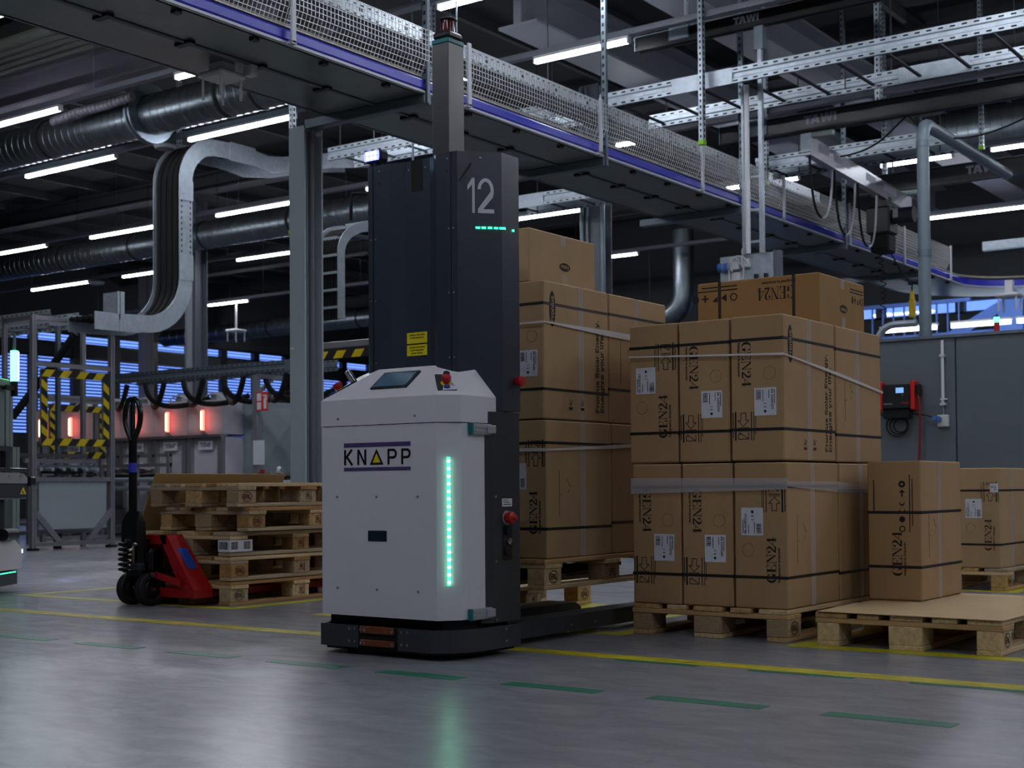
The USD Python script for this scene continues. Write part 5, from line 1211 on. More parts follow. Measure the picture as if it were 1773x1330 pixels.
sh = MB().tube([(-0.035, -0.055, 0.54), (-0.037, -0.055, 0.8), (-0.037, -0.055, 1.0)], 0.025, 14)
obj('handle_shaft', sh, 'truck_black', PT)
obj('shaft_tape', MB().cyl((-0.037, -0.055, 0.805), (-0.037, -0.055, 0.862), 0.0262, 14), 'tape_blue', PT, label='blue tape on the shaft')
lp = [(-0.037 + 0.005, -0.055, 0.99)]
half = [(0.004, 0.99), (0.03, 1.03), (0.058, 1.08), (0.070, 1.13), (0.068, 1.18), (0.052, 1.225), (0.03, 1.245), (0.0, 1.25)]
loop = [(-0.037 + x, -0.055, z) for x, z in half] + [(-0.037 - x, -0.055, z) for x, z in half[::-1][1:]]
lp = np.array(loop); k = np.linspace(0, len(lp) - 1, 50)
from scipy.interpolate import CubicSpline
lp = CubicSpline(np.arange(len(lp)), lp)(k)
obj('handle_loop', MB().tube(lp, 0.0165, 12), 'truck_black', PT, label='glossy black handle loop')
obj('handle_lever', MB().box(-0.05, -0.018, -0.068, -0.044, 0.98, 1.24, 0.008), 'black_plastic', PT)
obj('lever_rod', MB().cyl((-0.055, -0.062, 1.02), (-0.055, -0.062, 1.22), 0.006, 8), 'galvanized_dull', PT)
# red A-frame and forks
fr = np.array
obj('head_bar', MB().hull([(x, y, z) for x in (-0.13, 0.14) for y in (0.05, 0.16) for z in (0.37, 0.425)]), 'truck_red', PT, label='red head bar')
obj('frame_leg', MB().hull([(0.075, 0.05, 0.425), (0.145, 0.05, 0.425), (0.075, 0.17, 0.425), (0.145, 0.17, 0.425), (0.27, 0.05, 0.10), (0.385, 0.05, 0.10), (0.27, 0.20, 0.10), (0.385, 0.20, 0.10)]), 'truck_red', PT, label='slanted red frame leg')
obj('frame_leg', MB().hull([(-0.135, 0.05, 0.425), (-0.075, 0.05, 0.425), (-0.135, 0.17, 0.425), (-0.075, 0.17, 0.425), (-0.20, 0.05, 0.10), (-0.14, 0.05, 0.10), (-0.20, 0.20, 0.10), (-0.14, 0.20, 0.10)]), 'truck_red', PT)
uu = fr((0.24, 0, -0.325)); ul = np.linalg.norm(uu); uu /= ul; nn_ = fr((0.325, 0, 0.24)) / ul
P = lambda a, y, e: tuple(fr((0.1455, y, 0.425)) + uu * a + nn_ * e)
obj('blue_sticker', MB().hull([P(a, 0.055 + 0.012 + 0.10 * a, e) for a in (0.10, 0.25) for e in (-0.003, 0.002)] + [P(a, 0.145 + 0.06 * a, e) for a in (0.10, 0.25) for e in (-0.003, 0.002)]), 'truck_blue', PT, label='worn blue sticker')
obj('fork_front', MB().box(-0.18, 0.385, 0.055, 0.2, 0.05, 0.105, 0.004), 'truck_red', PT)
obj('link_arm', MB().hull([(0.09, 0.0, 0.205), (0.11, 0.0, 0.205), (0.09, 0.0, 0.17), (0.11, 0.0, 0.17), (0.27, 0.03, 0.165), (0.29, 0.03, 0.165), (0.27, 0.03, 0.12), (0.29, 0.03, 0.12)]), 'truck_red', PT)
obj('link_pin', MB().lathe([(0, 0), (0.016, 0), (0.016, 0.01), (0, 0.01)], (0.10, -0.012, 0.188), (0, -1, 0), 14), 'screw_steel', PT)
for x in (-0.092, 0.278): obj('fork', MB().box(x - 0.075, x + 0.075, 0.2, 1.3, 0.052, 0.095, 0.004), 'truck_red', PT)
for x in (-0.092, 0.278): obj('load_roller', MB().cyl((x - 0.04, 1.15, 0.026), (x + 0.04, 1.15, 0.026), 0.026, 14), 'rubber', PT)

# ---------------------------------------------------------------- profile frame with hazard striped opening
def profile(m, p0, p1, s=0.04):
    """aluminium profile with grooves between two points along one axis"""
    p0, p1 = np.minimum(p0, p1), np.maximum(p0, p1)
    ax = int(np.argmax(np.abs(np.asarray(p1) - np.asarray(p0)))); o = [i for i in range(3) if i != ax]
    for a in (-1, 1):
        for b in (-1, 1):
            lo, hi = np.array(p0, float), np.array(p1, float)
            lo[o[0]] += -s / 2 if a < 0 else s * 0.1; hi[o[0]] += -s * 0.1 if a < 0 else s / 2
            lo[o[1]] += -s / 2 if b < 0 else s * 0.1; hi[o[1]] += -s * 0.1 if b < 0 else s / 2
            m.box(lo[0], hi[0], lo[1], hi[1], lo[2], hi[2])
    lo, hi = np.array(p0, float), np.array(p1, float)
    for i in o: lo[i] -= s * 0.38; hi[i] += s * 0.38
    return m.box(lo[0], hi[0], lo[1], hi[1], lo[2], hi[2])


def hazard(parent, pts, n, nm='stripe', e=0.004, depth=(1, 0, 0), base=True):
    """hazard tape strip on a plane of constant x: pts = (y0, z0, y1, z1)"""
    y0, z0, y1, z1, x = pts
    b = obj('hazard_tape', MB().box(x, x + e * 0.5, y0, y1, z0, z1), 'hazard_black', parent, label='black and yellow hazard tape')
    hor = (y1 - y0) > (z1 - z0)
    for k in range(n):
        m = MB()
        if hor:
            L = (y1 - y0) / n; a = y0 + L * k; sk = (z1 - z0) * 0.8
            sh = Polygon([(a, z0), (a + L * 0.5, z0), (a + L * 0.5 + sk, z1), (a + sk, z1)]).intersection(sbox(y0, z0, y1, z1))
        else:
            L = (z1 - z0) / n; a = z0 + L * k; sk = (y1 - y0) * 0.8
            sh = Polygon([(y0, a + sk), (y0, a + sk + L * 0.5), (y1, a + L * 0.5), (y1, a)]).intersection(sbox(y0, z0, y1, z1))
        if not sh.is_empty: obj('yellow_stripe', MB().flat(sh, (x + e * 0.5, 0, 0), Y_, Z_, e * 0.5), 'hazard_yellow', b)


def hframe(label, X, y0, y1, zt, hz, panel, dx=0.75, braces=True):
    t = thing('profile_frame', label, 'machine frame')
    for y in (y0, y1): obj('post', profile(MB(), (X, y, 0.03), (X, y, zt), 0.06), 'alu', t)
    for y in (y0, y1): obj('foot', MB().box(X - 0.05, X + 0.05, y - 0.05, y + 0.05, 0, 0.03), 'black_matt', t)
    for z in [zt - 0.03, hz[3] + 0.06, 0.07]: obj('cross_bar', profile(MB(), (X, y0 + 0.03, z), (X, y1 - 0.03, z), 0.05), 'alu', t)
    for y in (y0, y1): obj('depth_bar', profile(MB(), (X - dx, y, zt - 0.03), (X - 0.03, y, zt - 0.03), 0.05), 'alu', t); 
    for y in (y0, y1): obj('rear_post', profile(MB(), (X - dx, y, 0.0), (X - dx, y, zt), 0.05), 'alu', t)
    hy0, hz0, hy1, hz1 = hz; w = 0.085
    hazard(t, (hy0, hz1 - w, hy1, hz1, X + 0.031), 4); hazard(t, (hy0, hz0, hy1, hz0 + w, X + 0.031), 4)
    hazard(t, (hy0, hz0 + w, hy0 + w, hz1 - w, X + 0.031), 4); hazard(t, (hy1 - w, hz0 + w, hy1, hz1 - w, X + 0.031), 4)
    obj('opening_frame', MB().box(X, X + 0.03, hy0, hy0 + w, hz0, hz1).box(X, X + 0.03, hy1 - w, hy1, hz0, hz1).box(X, X + 0.03, hy0 + w, hy1 - w, hz0, hz0 + w).box(X, X + 0.03, hy0 + w, hy1 - w, hz1 - w, hz1), 'alu', t)
    if panel:
        obj('lower_panel', MB().box(X - 0.02, X, y0 + 0.08, y1 - 0.07, 0.24, panel, 0.003), 'panel_pale', t)
        obj('panel_bar', profile(MB(), (X, y0 + 0.03, panel + 0.03), (X, y1 - 0.03, panel + 0.03), 0.05), 'alu', t)
        obj('panel_bar', profile(MB(), (X - 0.3, y0 + 0.03, 0.2), (X - 0.3, y1 - 0.03, 0.2), 0.05), 'alu', t)
        for a, b in ((y0 + 0.03, 1), (y1 - 0.03, -1)):
            obj('brace', MB().hull([(X + dx_, a + b * q, z) for dx_ in (0.0, 0.035) for q, z in ((0, 0.38), (0, 0.48), (0.36, 0.10), (0.27, 0.10))]), 'alu', t)
        obj('leveling_foot', MB().cyl((X - 0.3, (y0 + y1) / 2, 0), (X - 0.3, (y0 + y1) / 2, 0.18), 0.05, 12), 'black_matt', t)
        for z, mt, x_ in ((1.05, 'alu', -0.25), (0.98, 'galvanized_dull', -0.2), (1.12, 'beam_lilac', -0.4)): obj('conveyor_rail', MB().box(X + x_ - 0.02, X + x_ + 0.02, y0 + 0.06, y1 - 0.06, z - 0.025, z + 0.025), mt, t)
        for k in range(6): obj('roller', MB().cyl((X - 0.6, y0 + 0.15 + 0.16 * k, 0.95), (X - 0.05, y0 + 0.15 + 0.16 * k, 0.95), 0.024, 10), 'galvanized', t)
        obj('motor', MB().box(X - 0.28, X - 0.12, y0 + 0.3, y0 + 0.8, 0.90, 0.97, 0.01).box(X - 0.11, X - 0.09, y0 + 0.42, y0 + 0.58, 0.885, 0.955), 'black_matt', t)
        for y in (y0 + 0.3, y0 + 0.62, y0 + 0.85): obj('fixing', MB().box(X - 0.0, X + 0.03, y, y + 0.03, panel + 0.07, panel + 0.10), 'black_plastic', t)
    return t


hframe('near aluminium profile frame with a black and yellow striped opening, left', -13.87, 9.77, 10.88, 2.745, (9.86, 1.225, 10.82, 2.115), 0.80, dx=0.55)
hframe('second striped profile frame standing behind the near one, left', -15.4, 11.0, 12.05, 1.95, (11.08, 1.12, 11.95, 1.82), None, dx=0.3)
t = thing('hose_bundle', 'thick black hoses dropping from the low tray behind the profile frame', 'hose')
for a, b, c, d in (((-14.2, 10.6, 2.62), (-14.4, 10.5, 2.3), (-14.7, 10.5, 2.1), (-14.9, 10.2, 1.6)), ((-15.0, 10.2, 2.62), (-15.2, 10.2, 2.4), (-15.3, 10.1, 2.2), (-15.5, 9.9, 1.7))):
    obj('hose', MB().tube(bez(a, b, c, d), 0.05, 8), 'cable_black', t)

# ---------------------------------------------------------------- white test cabinets with glowing red lamps
def proj_x(k): return -15.19 - 0.93 * k
UW = 0.775; CYF = 13.9
for k in range(6):
    x1 = -15.19 - UW * k; x0 = x1 - UW + 0.012
    nm = ['rightmost white test cabinet, below the end of the low tray', 'second white test cabinet from the right, lamp fully visible', 'third white test cabinet from the right, half hidden by the truck handle', 'fourth white test cabinet from the right, next to the frame post', 'fifth white test cabinet from the right, seen through the striped frame', 'leftmost white test cabinet, seen through the striped frame'][k]
    t = thing('test_cabinet', nm, 'cabinet', ((x0 + x1) / 2, CYF, 0)); w = (x1 - x0) / 2
    obj('upper_box', MB().box(-w, w, 0, 0.7, 1.50, 2.01, 0.006), 'cabinet_white', t)
    obj('lower_box', MB().box(-w, w, 0.05, 0.7, 0.03, 1.46), 'cabinet_white', t)
    obj('shelf', MB().box(-w, w, -0.06, 0.1, 1.46, 1.50), 'alu', t)
    for x in (-w + 0.05, w - 0.05): obj('post', MB().box(x - 0.045, x + 0.045, -0.02, 0.05, 0.4, 1.46), 'alu', t)
    obj('cover_band', MB().box(-w + 0.1, w - 0.1, 0.02, 0.05, 1.37, 1.455), 'plastic_grey', t)
    p = obj('name_plate', MB().box(-0.15, 0.15, 0.005, 0.02, 1.28, 1.41), 'label_white', t)
    obj('lettering', MB().text('T0%d' % (548 - k), 0.065, (0, 0.0045, 1.32), X_, Z_, 0.001, True, 0.22, True), 'print_ink', p, label='dark letters T0%d' % (548 - k))
    lm = obj('signal_lamp', MB().cyl((0.04, -0.08, 1.50), (0.04, -0.08, 1.56), 0.032, 14).box(0.03, 0.05, -0.08, 0, 1.505, 1.525), 'plastic_grey', t)
    obj('lamp_tube', MB().cyl((0.04, -0.08, 1.56), (0.04, -0.08, 1.86), 0.027, 16), 'lamp_red', lm, label='glowing red lamp tube')
    obj('lamp_core', MB().cyl((0.04, -0.103, 1.58), (0.04, -0.103, 1.84), 0.014, 8), 'lamp_red_core', lm)
    obj('vent_cap', MB().hull([(x, y, z) for x, y, z in ((-.13, .2, 2.01), (.05, .2, 2.01), (-.13, .4, 2.01), (.05, .4, 2.01), (-.09, .22, 2.15), (-.03, .22, 2.15), (-.09, .36, 2.15), (-.03, .36, 2.15))]), 'plastic_grey', t)
    obj('white_cable', MB().tube(bez((.2, .2, 2.01), (.2, .15, 2.1), (-.2, .2, 2.2), (-.3, .25, 2.01)), 0.013, 6), 'cable_white', t)
    if k < 5:
        rk = thing('roller_table', ['rightmost roller table end in front of the white cabinets, plain grey', 'roller table with plastic bags below the second white cabinet', 'roller table behind the truck handle', 'roller table right of the frame post', 'roller table seen below the striped frame'][k], 'roller table', ((x0 + x1) / 2, CYF - 0.75, 0))
        for x in (-w + 0.03, w - 0.03): obj('post', MB().box(x - 0.03, x + 0.03, -0.25, -0.19, 0.0, 1.22), 'alu', rk)
        for z in (1.19, 1.05): obj('side_bar', MB().box(-w, w, -0.24, -0.2, z - 0.03, z + 0.02), 'alu', rk)
        obj('table', MB().box(-w, w, -0.18, 0.5, 0.88, 0.92), 'slot_dark', rk)
        for z in (0.84, 0.72): obj('tube_bar', MB().cyl((-w, -0.22, z), (w, -0.22, z), 0.035, 14), 'galvanized', rk)
        obj('lower_bar', MB().box(-w, w, -0.24, -0.2, 0.16, 0.2), 'alu', rk)
        for x in (-0.3, 0.02, 0.3): obj('fixing', MB().box(x, x + 0.04, -0.245, -0.24, 1.16, 1.195), 'black_plastic', rk)
        if k in (1, 2, 3):
            r = random.Random(k); m = MB(); g = trimesh.creation.icosphere(subdivisions=3, radius=1.0); v = np.array(g.vertices); v *= (1 + 0.35 * meshkit.noise(v * 2.2 + k))[:, None]
            m.add(v * np.array((0.26, 0.2, 0.07)) + np.array((0, 0.1, 1.012)), g.faces)
            solo('plastic_bag', m.xf(np.array([[1, 0, 0, (x0 + x1) / 2], [0, 1, 0, CYF - 0.75], [0, 0, 1, 0], [0, 0, 0, 1]])), 'cabinet_white', ['', 'crumpled white plastic bags on the table below the second cabinet', 'crumpled white plastic bags on the table behind the truck handle', 'crumpled white plastic bags on the table right of the frame post'][k], 'plastic bag')
t = thing('control_cabinet', 'grey control cabinet side right of the white cabinets', 'cabinet', (-14.85, 14.3, 0))
obj('side', MB().box(-0.32, 0.02, 0, 0.8, 0.03, 1.98, 0.006), 'cabinet_side', t)
obj('door_joint', MB().box(0.02, 0.024, 0.05, 0.75, 0.1, 1.9), 'cabinet_grey', t)
t = thing('control_cabinet', 'grey control cabinet with black handle and vent, left of the grey column', 'cabinet', (-14.9, 15.15, 0))
obj('body', MB().box(-0.95, 1.5, 0.02, 0.6, 0.03, 1.95, 0.008), 'cabinet_grey', t)
for a, b in ((-0.93, -0.02), (0.0, 0.74), (0.76, 1.48)): obj('door', MB().box(a, b, 0.0, 0.02, 0.08, 1.9, 0.004), 'cabinet_grey', t)
obj('handle', MB().box(0.035, 0.075, -0.03, 0.0, 1.14, 1.32, 0.012), 'black_plastic', t)
v_ = obj('vent', MB().box(0.32, 0.46, -0.006, 0.0, 1.66, 1.80), 'plastic_grey', t)
for i in range(6): obj('louver', MB().box(0.33, 0.45, -0.009, -0.005, 1.672 + 0.02 * i, 1.682 + 0.02 * i), 'slot_dark', v_)
obj('top_box', MB().box(-0.9, -0.6, 0.1, 0.4, 1.95, 2.1, 0.02).box(0.0, 0.3, 0.1, 0.4, 1.95, 2.15, 0.02), 'black_matt', t)
solo('paper_sheet', MB().box(-13.92, -13.70, 13.285, 13.288, 1.03, 1.36), 'paper_white', 'white paper sheet taped to the tray support post', 'paper')
t = thing('work_desk', 'pale desk with a black tray behind the pallet stack', 'desk', (-11.6, 11.6, 0))
obj('top', MB().box(-0.62, 0.6, 0, 0.6, 0.74, 0.80, 0.004), 'plastic_white', t)
for x in (-0.58, 0.52): obj('leg', MB().box(x, x + 0.05, 0.05, 0.55, 0, 0.74), 'plastic_grey', t)
obj('side_panel', MB().box(-0.55, 0.5, 0.3, 0.32, 0.1, 0.74), 'panel_pale', t)
t = thing('parts_tray', 'black parts tray with small metal parts on the pale desk', 'tray', (-11.55, 11.85, 0.80))
obj('tray', MB().box(-0.45, 0.5, -0.2, 0.2, 0.0, 0.065, 0.015), 'black_plastic', t)
r = random.Random(4); m = MB()
for i in range(60): x, y = r.uniform(-0.4, 0.42), r.uniform(-0.17, 0.15); m.box(x, x + 0.02, y, y + 0.02, 0.062, 0.07 + r.random() * 0.025)
obj('metal_parts', m, 'screw_steel', t, kind='stuff')
obj('white_ring', MB().lathe([(0.03, -0.02), (0.055, -0.02), (0.055, 0.02), (0.03, 0.02)], (-0.36, -0.05, 0.11), (0.8, 0.4, 0), 18), 'plastic_white', t)
t = thing('red_button_box', 'small black switch box with red button left of the black tray', 'switch', (-12.12, 11.72, 0.80))
obj('box', MB().box(-0.05, 0.08, -0.06, 0.06, 0, 0.09, 0.01), 'black_plastic', t); obj('button', MB().cyl((0, 0, 0.09), (0, 0, 0.13), 0.03, 14), 'red_button', t)
t = thing('cable_loops', 'black cable loops hanging from the low tray down to the cabinets', 'cable')
for k in range(9):
    x = -16.9 + 0.42 * k
    obj('loop', MB().tube(bez((x, 13.55, 2.28), (x + 0.02 + 0.2 * (k % 2), 13.4, 1.75), (x - 0.7 * (-1) ** k, 13.9, 1.95), (x - 0.85 * (-1) ** k, 14.05, 2.06)), 0.04, 8), 'cable_black', t)
t = thing('hazard_barrier', 'grey rail with hazard tape between the grey column and the robot', 'barrier', (-9.95, 10.9, 0))
obj('rail', MB().box(-0.55, 0.75, 0.0, 0.04, 2.20, 2.27, 0.004), 'alu', t)
for x in (-0.5, 0.7): obj('post', MB().box(x, x + 0.04, 0.0, 0.04, 0, 2.2), 'alu', t)
hb = obj('hazard_tape', MB().box(-0.55, 0.75, -0.004, 0.0, 2.09, 2.17).box(-0.55, 0.75, 0.0, 0.01, 2.09, 2.2), 'hazard_black', t)
for k in range(5): obj('yellow_stripe', MB().flat(Polygon([(-0.5 + 0.26 * k, 2.09), (-0.37 + 0.26 * k, 2.09), (-0.31 + 0.26 * k, 2.17), (-0.44 + 0.26 * k, 2.17)]), (0, -0.0045, 0), X_, Z_, 0.002), 'hazard_yellow', hb)

# ---------------------------------------------------------------- second robot cut off by the left edge
AG = thing('forklift_robot', 'second dark robot with green light bar, cut by the left edge', 'robot', (-8.48, 5.86, 0), 124.7)
obj('base', MB().prism(Polygon([(-1.3, 0.0), (-0.03, 0.0), (0.0, 0.03), (0.0, 0.75), (-1.3, 0.75)]), 0.05, 0.145), 'robot_dark', AG)
for y in (0.15, 0.6): obj('wheel', MB().cyl((-0.22, y - 0.03, 0.045), (-0.22, y + 0.03, 0.045), 0.045, 16), 'rubber', AG)
obj('base_light', MB().box(-0.42, -0.06, -0.003, 0.002, 0.132, 0.139), 'led_green', AG)
obj('base_core', MB().box(-1.2, -0.1, 0.05, 0.7, 0.145, 0.25), 'black_matt', AG)
obj('white_shroud', MB().hull([(x, y, z) for y in (-0.005, 0.35) for x, z in ((-1.0, 0.155), (0.05, 0.155), (0.055, 0.29), (-0.09, 0.36), (-1.0, 0.36))]), 'robot_white', AG, label='white lower shroud')
screws([(-0.40, -0.006, z) for z in (0.18, 0.34)], parent=AG, m='black_plastic')
obj('corner_led', MB().box(0.045, 0.058, -0.006, 0.004, 0.262, 0.285), 'led_green_core', AG)
obj('dark_tower', MB().box(-1.0, -0.17, 0.03, 0.6, 0.36, 1.0, 0.02), 'black_matt', AG)
obj('sensor', MB().cyl((-0.35, -0.02, 0.40), (-0.14, -0.02, 0.40), 0.042, 16), 'black_plastic', AG)
obj('arm', MB().box(-1.2, 0.13, -0.01, 0.10, 0.64, 0.75, 0.008), 'robot_dark', AG)
obj('arm_rail', MB().box(-1.2, 0.16, 0.0, 0.09, 0.83, 0.858, 0.004), 'robot_dark', AG)
obj('arm_cover', MB().hull([(x, y, z) for y in (-0.014, 0.09) for x, z in ((-1.0, 0.75), (0.125, 0.75), (0.125, 0.79), (0.06, 0.82), (-1.0, 0.83))]), 'plastic_grey', AG, label='pale grey arm cover')
screws([(x, -0.015, 0.80) for x in (-0.44, -0.22, -0.02)], parent=AG, m='black_plastic')
w = obj('warning_sign', MB().flat(Polygon([(-0.06, 0), (0.06, 0), (0.0, 0.05)]), (0.05, -0.011, 0.675), X_, Z_, 0.0015), 'logo_yellow', AG, label='yellow warning triangle')
obj('warning_mark', MB().flat(unary_union([Polygon([(-0.02, .012), (.0, .012), (-.01, .03)]), sbox(-.022, .006, .014, .012)]), (0.05, -0.0128, 0.675), X_, Z_, 0.001), 'black_plastic', w)
obj('mast_plate', MB().box(-1.2, -0.14, 0.0, 0.10, 0.97, 1.005), 'robot_dark', AG)
obj('mast_bracket', MB().box(-0.24, -0.16, 0.0, 0.10, 0.75, 0.97), 'robot_dark', AG)
obj('mast_profile', MB().box(-0.22, -0.14, 0.05, 0.12, 1.005, 1.42), 'alu_green', AG, label='aluminium mast profile')
obj('cover_window', MB().box(-0.9, -0.22, 0.08, 0.1, 1.06, 1.40), 'black_plastic', AG)
obj('inner_box', MB().box(-0.8, -0.3, 0.06, 0.08, 1.02, 1.18).box(-0.75, -0.4, 0.06, 0.08, 1.25, 1.36), 'panel_pale', AG)
obj('head_bar', MB().box(-1.2, -0.12, 0.02, 0.14, 1.42, 1.47, 0.006), 'alu_green', AG)
obj('light_foot', MB().cyl((-0.035, 0.02, 1.36), (-0.035, 0.02, 1.465), 0.024, 12).box(-0.2, -0.035, 0.01, 0.04, 1.40, 1.43), 'black_matt', AG)
obj('light_pole', MB().cyl((-0.035, 0.02, 1.68), (-0.035, 0.02, 1.80), 0.012, 8), 'galvanized_dull', AG)
obj('light_bar', MB().cyl((-0.035, 0.02, 1.465), (-0.035, 0.02, 1.68), 0.026, 16), 'light_bar_green', AG, label='glowing green light bar')
obj('light_core', MB().cyl((-0.022, 0.002, 1.475), (-0.022, 0.002, 1.672), 0.011, 8), 'led_green_core', AG)
t = thing('machine_enclosure', 'pale profile columns of a machine enclosure left of the striped frame', 'machine', (-13.95, 9.5, 0))
for k, x in enumerate((-0.30, -0.19, -0.08, 0.02)): obj('profile', profile(MB(), (x, 0.02 * k, 0.06), (x, 0.02 * k, 1.95 if k < 3 else 1.2), 0.09), 'alu_green', t)
obj('top_bar', MB().box(-1.2, -0.02, 0.0, 0.08, 1.95, 2.0), 'alu_green', t)
obj('panel', MB().box(-1.2, -0.34, 0.04, 0.06, 0.1, 1.95), 'alu_green', t)
obj('foot', MB().box(-0.36, 0.08, -0.04, 0.1, 0, 0.06), 'black_matt', t)
obj('dark_recess', MB().box(-0.14, -0.02, -0.07, -0.05, 1.0, 1.27), 'black_matt', t)
sp_ = UsdLux.SphereLight.Define(stage, '/World/forklift_robot/floor_spot')
sp_.CreateRadiusAttr(0.02); sp_.CreateIntensityAttr(2500.0); sp_.CreateColorAttr(Gf.Vec3f(0.25, 0.35, 1.0))
sp_.AddTranslateOp().Set(Gf.Vec3d(0.25, 0.0, 0.70)); sp_.AddRotateXYZOp().Set(Gf.Vec3f(0, -50, 0))
sh_ = UsdLux.ShapingAPI.Apply(sp_.GetPrim()); sh_.CreateShapingConeAngleAttr(9.0); sh_.CreateShapingConeSoftnessAttr(0.6)
obj('spot_housing', MB().box(0.16, 0.26, -0.03, 0.03, 0.73, 0.80, 0.01), 'black_plastic', AG)

# ---------------------------------------------------------------- battery charger on the partition
t = thing('battery_charger', 'black and red battery charger on the grey partition', 'charger', (-4.19, 11.5, 1.44))
obj('body', MB().box(-0.125, 0.125, -0.10, 0, -0.10, 0.105, 0.008), 'charger_black', t)
for x in (-0.155, 0.125): obj('side_rail', MB().box(x, x + 0.035, -0.115, 0, -0.115, 0.13, 0.008), 'charger_red', t)
obj('lower_box', MB().box(-0.12, 0.11, -0.08, 0, -0.185, -0.10, 0.01), 'black_matt', t)
obj('display', MB().box(-0.002, 0.066, -0.102, -0.098, 0.03, 0.075), 'lcd_blue', t, label='blue lit display')
obj('button', MB().lathe([(0, 0), (0.008, 0), (0.008, 0.005), (0, 0.006)], (0.055, -0.1, 0.012), (0, -1, 0), 12), 'chrome', t)
obj('lettering', MB().text('Selectiva', 0.014, (-0.11, -0.1005, -0.065), X_, Z_, 0.001, True, 0.075), 'plastic_grey', t)
obj('lettering', MB().text('Fronius', 0.014, (0.045, -0.1005, -0.062), X_, Z_, 0.001, True, 0.065), 'charger_red', t)
obj('side_plug', MB().box(0.16, 0.2, -0.09, -0.02, 0.0, 0.10, 0.01), 'black_matt', t)
t = thing('charging_cable', 'coiled black and red charging cable below the charger', 'cable', (-4.19, 11.47, 1.44))
for r_, dx in ((0.075, 0.0), (0.095, -0.01), (0.06, 0.02)): obj('coil', MB().tube([(dx + r_ * math.cos(a), -0.02, -0.245 + 0.075 * math.sin(a) * r_ / 0.08) for a in np.linspace(0, 2 * math.pi, 26)], 0.007, 6), 'cable_black', t)
obj('black_lead', MB().tube(bez((0.1, -0.05, -0.15), (0.2, -0.05, -0.16), (0.25, -0.05, -0.155), (0.34, -0.06, -0.2)), 0.007, 6), 'cable_black', t)
obj('side_lead', MB().tube(bez((-0.15, -0.05, 0.05), (-0.2, -0.05, -0.05), (-0.15, -0.05, -0.2), (-0.05, -0.05, -0.18)), 0.007, 6), 'cable_black', t)
obj('red_lead', MB().tube(bez((0.18, -0.05, 0.02), (0.22, -0.05, -0.2), (0.18, -0.05, -0.5), (0.14, -0.05, -1.4)), 0.011, 8), 'cable_red', t)
# signal stack on the partition and the far stair behind it, blue light painted into its colour
t = thing('signal_lamp', 'small green over red signal lamp on top of the partition, far right', 'signal lamp', (-3.38, 11.53, 1.945))
obj('red_part', MB().cyl((0, 0, 0), (0, 0, 0.075), 0.022, 14), 'charger_red', t); obj('green_part', MB().cyl((0, 0, 0.075), (0, 0, 0.12), 0.024, 14), 'stack_green', t, label='lit green part')
t = thing('steel_stair', 'steel stair with railing behind the partition at the right, blue light painted into its colour', 'stair', (-7.6, 23.4, 0))
obj('landing', MB().box(-4.0, 2.2, 0, 1.4, 2.85, 3.02), 'stair_light_tint', t)
obj('stringer', MB().hull([(x, y, z) for y in (0, 0.06) for x, z in ((-0.4, 2.9), (-0.4, 3.1), (2.3, 4.35), (2.3, 4.55))]), 'stair_light_tint', t)
for k in range(9): obj('tread', MB().box(0.0 + 0.28 * k, 0.3 + 0.28 * k, 0.05, 1.0, 3.05 + 0.15 * k, 3.09 + 0.15 * k), 'stair_dark', t)
obj('support_column', MB().box(0.85, 1.25, -0.3, 0.0, 0, 3.7), 'stair_light_tint', t)
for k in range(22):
    x = -3.9 + 0.19 * k; obj('baluster', MB().box(x, x + 0.025, 0.02, 0.045, 3.02, 3.78), 'stair_light_tint', t)
obj('handrail', MB().box(-4.0, 0.3, 0.0, 0.07, 3.78, 3.84), 'stair_light_tint', t)
obj('lower_rail', MB().box(-4.0, 4.0, -0.05, 0.0, 3.2, 3.27), 'stair_light_tint', t)
for x in (-3.6, 3.0): obj('support_column', MB().box(x, x + 0.25, 0.2, 0.5, 0, 2.85), 'stair_light_tint', t)
for k, (x0, lab) in enumerate(((-8.55, 'bright white light strip above the partition, left of the thick pipe'), (-7.35, 'bright white light strip above the partition, right of the thick pipe'), (-6.3, 'bright white light strip above the partition, rightmost of the three'))):
    t = thing('light_strip', lab, 'lamp', (x0, 22.6, 0))
    obj('tube', MB().box(0, 0.95, -0.04, 0.02, 3.25, 3.32), 'far_white', t); obj('housing', MB().box(-0.02, 0.97, -0.03, 0.05, 3.32, 3.36), 'plastic_white', t); obj('bracket', MB().box(0.4, 0.5, 0.02, 0.8, 3.32, 3.35), 'plastic_white', t)

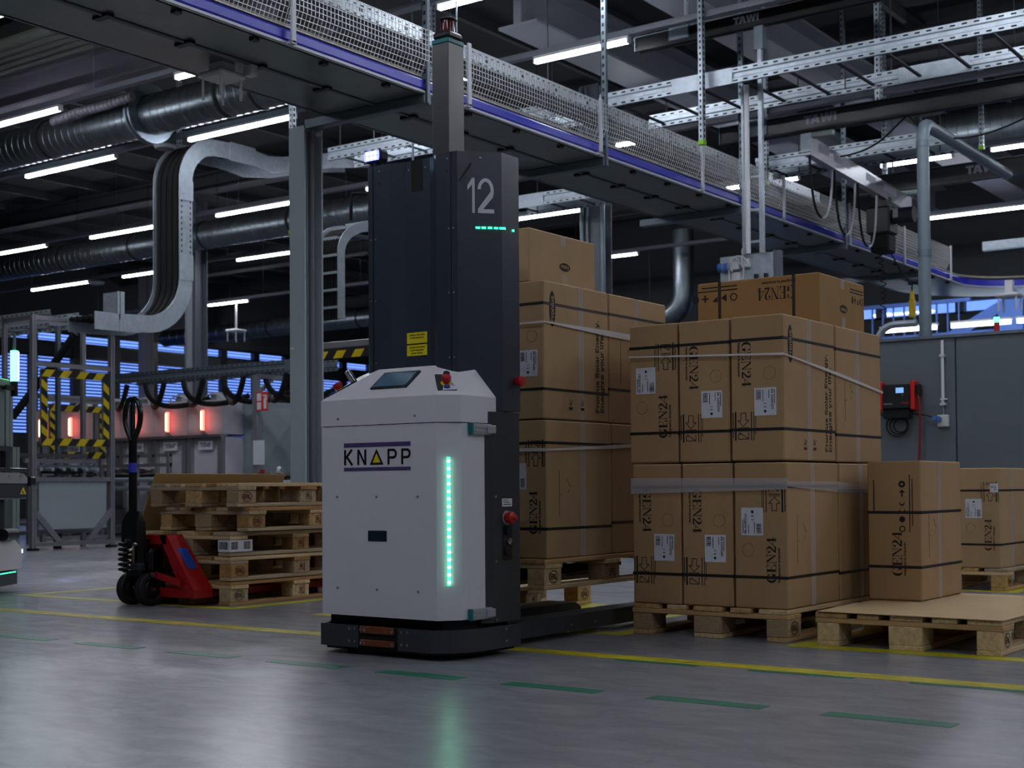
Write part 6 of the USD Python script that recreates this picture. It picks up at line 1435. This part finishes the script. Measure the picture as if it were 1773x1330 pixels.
# ---------------------------------------------------------------- floor markings
def mark(name, rects, m, label, cat='floor marking', group=None, kind=None):
    b = MB()
    for x0, x1, y0, y1 in rects: b.box(x0, x1, y0, y1, 0.0, 0.0012)
    return solo(name, b, m, label, cat, group, smooth=False)


mark('lane_line', [(-14, 3, 4.81, 4.925)], 'paint_yellow_worn', 'long worn yellow lane line across the floor in front of the robot')
gx = [(-6.60, -6.18), (-5.95, -5.54), (-5.32, -4.92), (-4.70, -4.31), (-4.09, -3.70), (-3.50, -3.12), (-2.91, -2.52), (-2.32, -1.91), (-1.71, -1.31), (-1.1, -0.7), (-0.5, -0.1), (-7.2, -6.8)]
names = {0: 'first', 1: 'second', 2: 'third', 3: 'fourth', 4: 'fifth', 5: 'sixth', 6: 'seventh', 7: 'eighth', 8: 'ninth', 9: 'tenth', 10: 'eleventh'}
for k, (a, b) in enumerate(sorted(gx)):
    mark('lane_dash', [(a, b, 3.965, 4.045)], 'paint_green', f'green floor dash, {["first", "second", "third", "fourth", "fifth", "sixth", "seventh", "eighth", "ninth", "tenth", "eleventh", "twelfth"][k]} from the left of the front row')
for k, (a, b) in enumerate(((-2.93, -2.56), (-2.34, -1.93), (-1.72, -1.31))):
    mark('lane_dash', [(a, b, 4.765, 4.809)], 'paint_green', f'thin dark green dash along the yellow line at the right, {["first", "second", "third"][k]} from the left')
def bay(x0, x1, y0, y1, label, w=0.09): mark('bay_outline', [(x0, x1, y0, y0 + w), (x0, x0 + w, y0 + w, y1), (x1 - w, x1, y0 + w, y1), (x0 + w, x1 - w, y1 - w, y1)], 'paint_yellow', label)
bay(-8.12, -6.03, 5.58, 7.2, 'yellow bay outline round the pallet stack, left')
bay(-5.40, -4.33, 5.58, 7.0, 'yellow bay outline beside the robot, mostly hidden')
bay(-3.72, -3.38, 5.58, 7.2, 'yellow strip outline left of the middle pallet', 0.1)
bay(-2.56, -0.6, 5.575, 7.2, 'yellow bay outline under the right pallet', 0.115)
bay(-3.6, -2.55, 9.05, 10.4, 'yellow bay outline under the far right pallet')
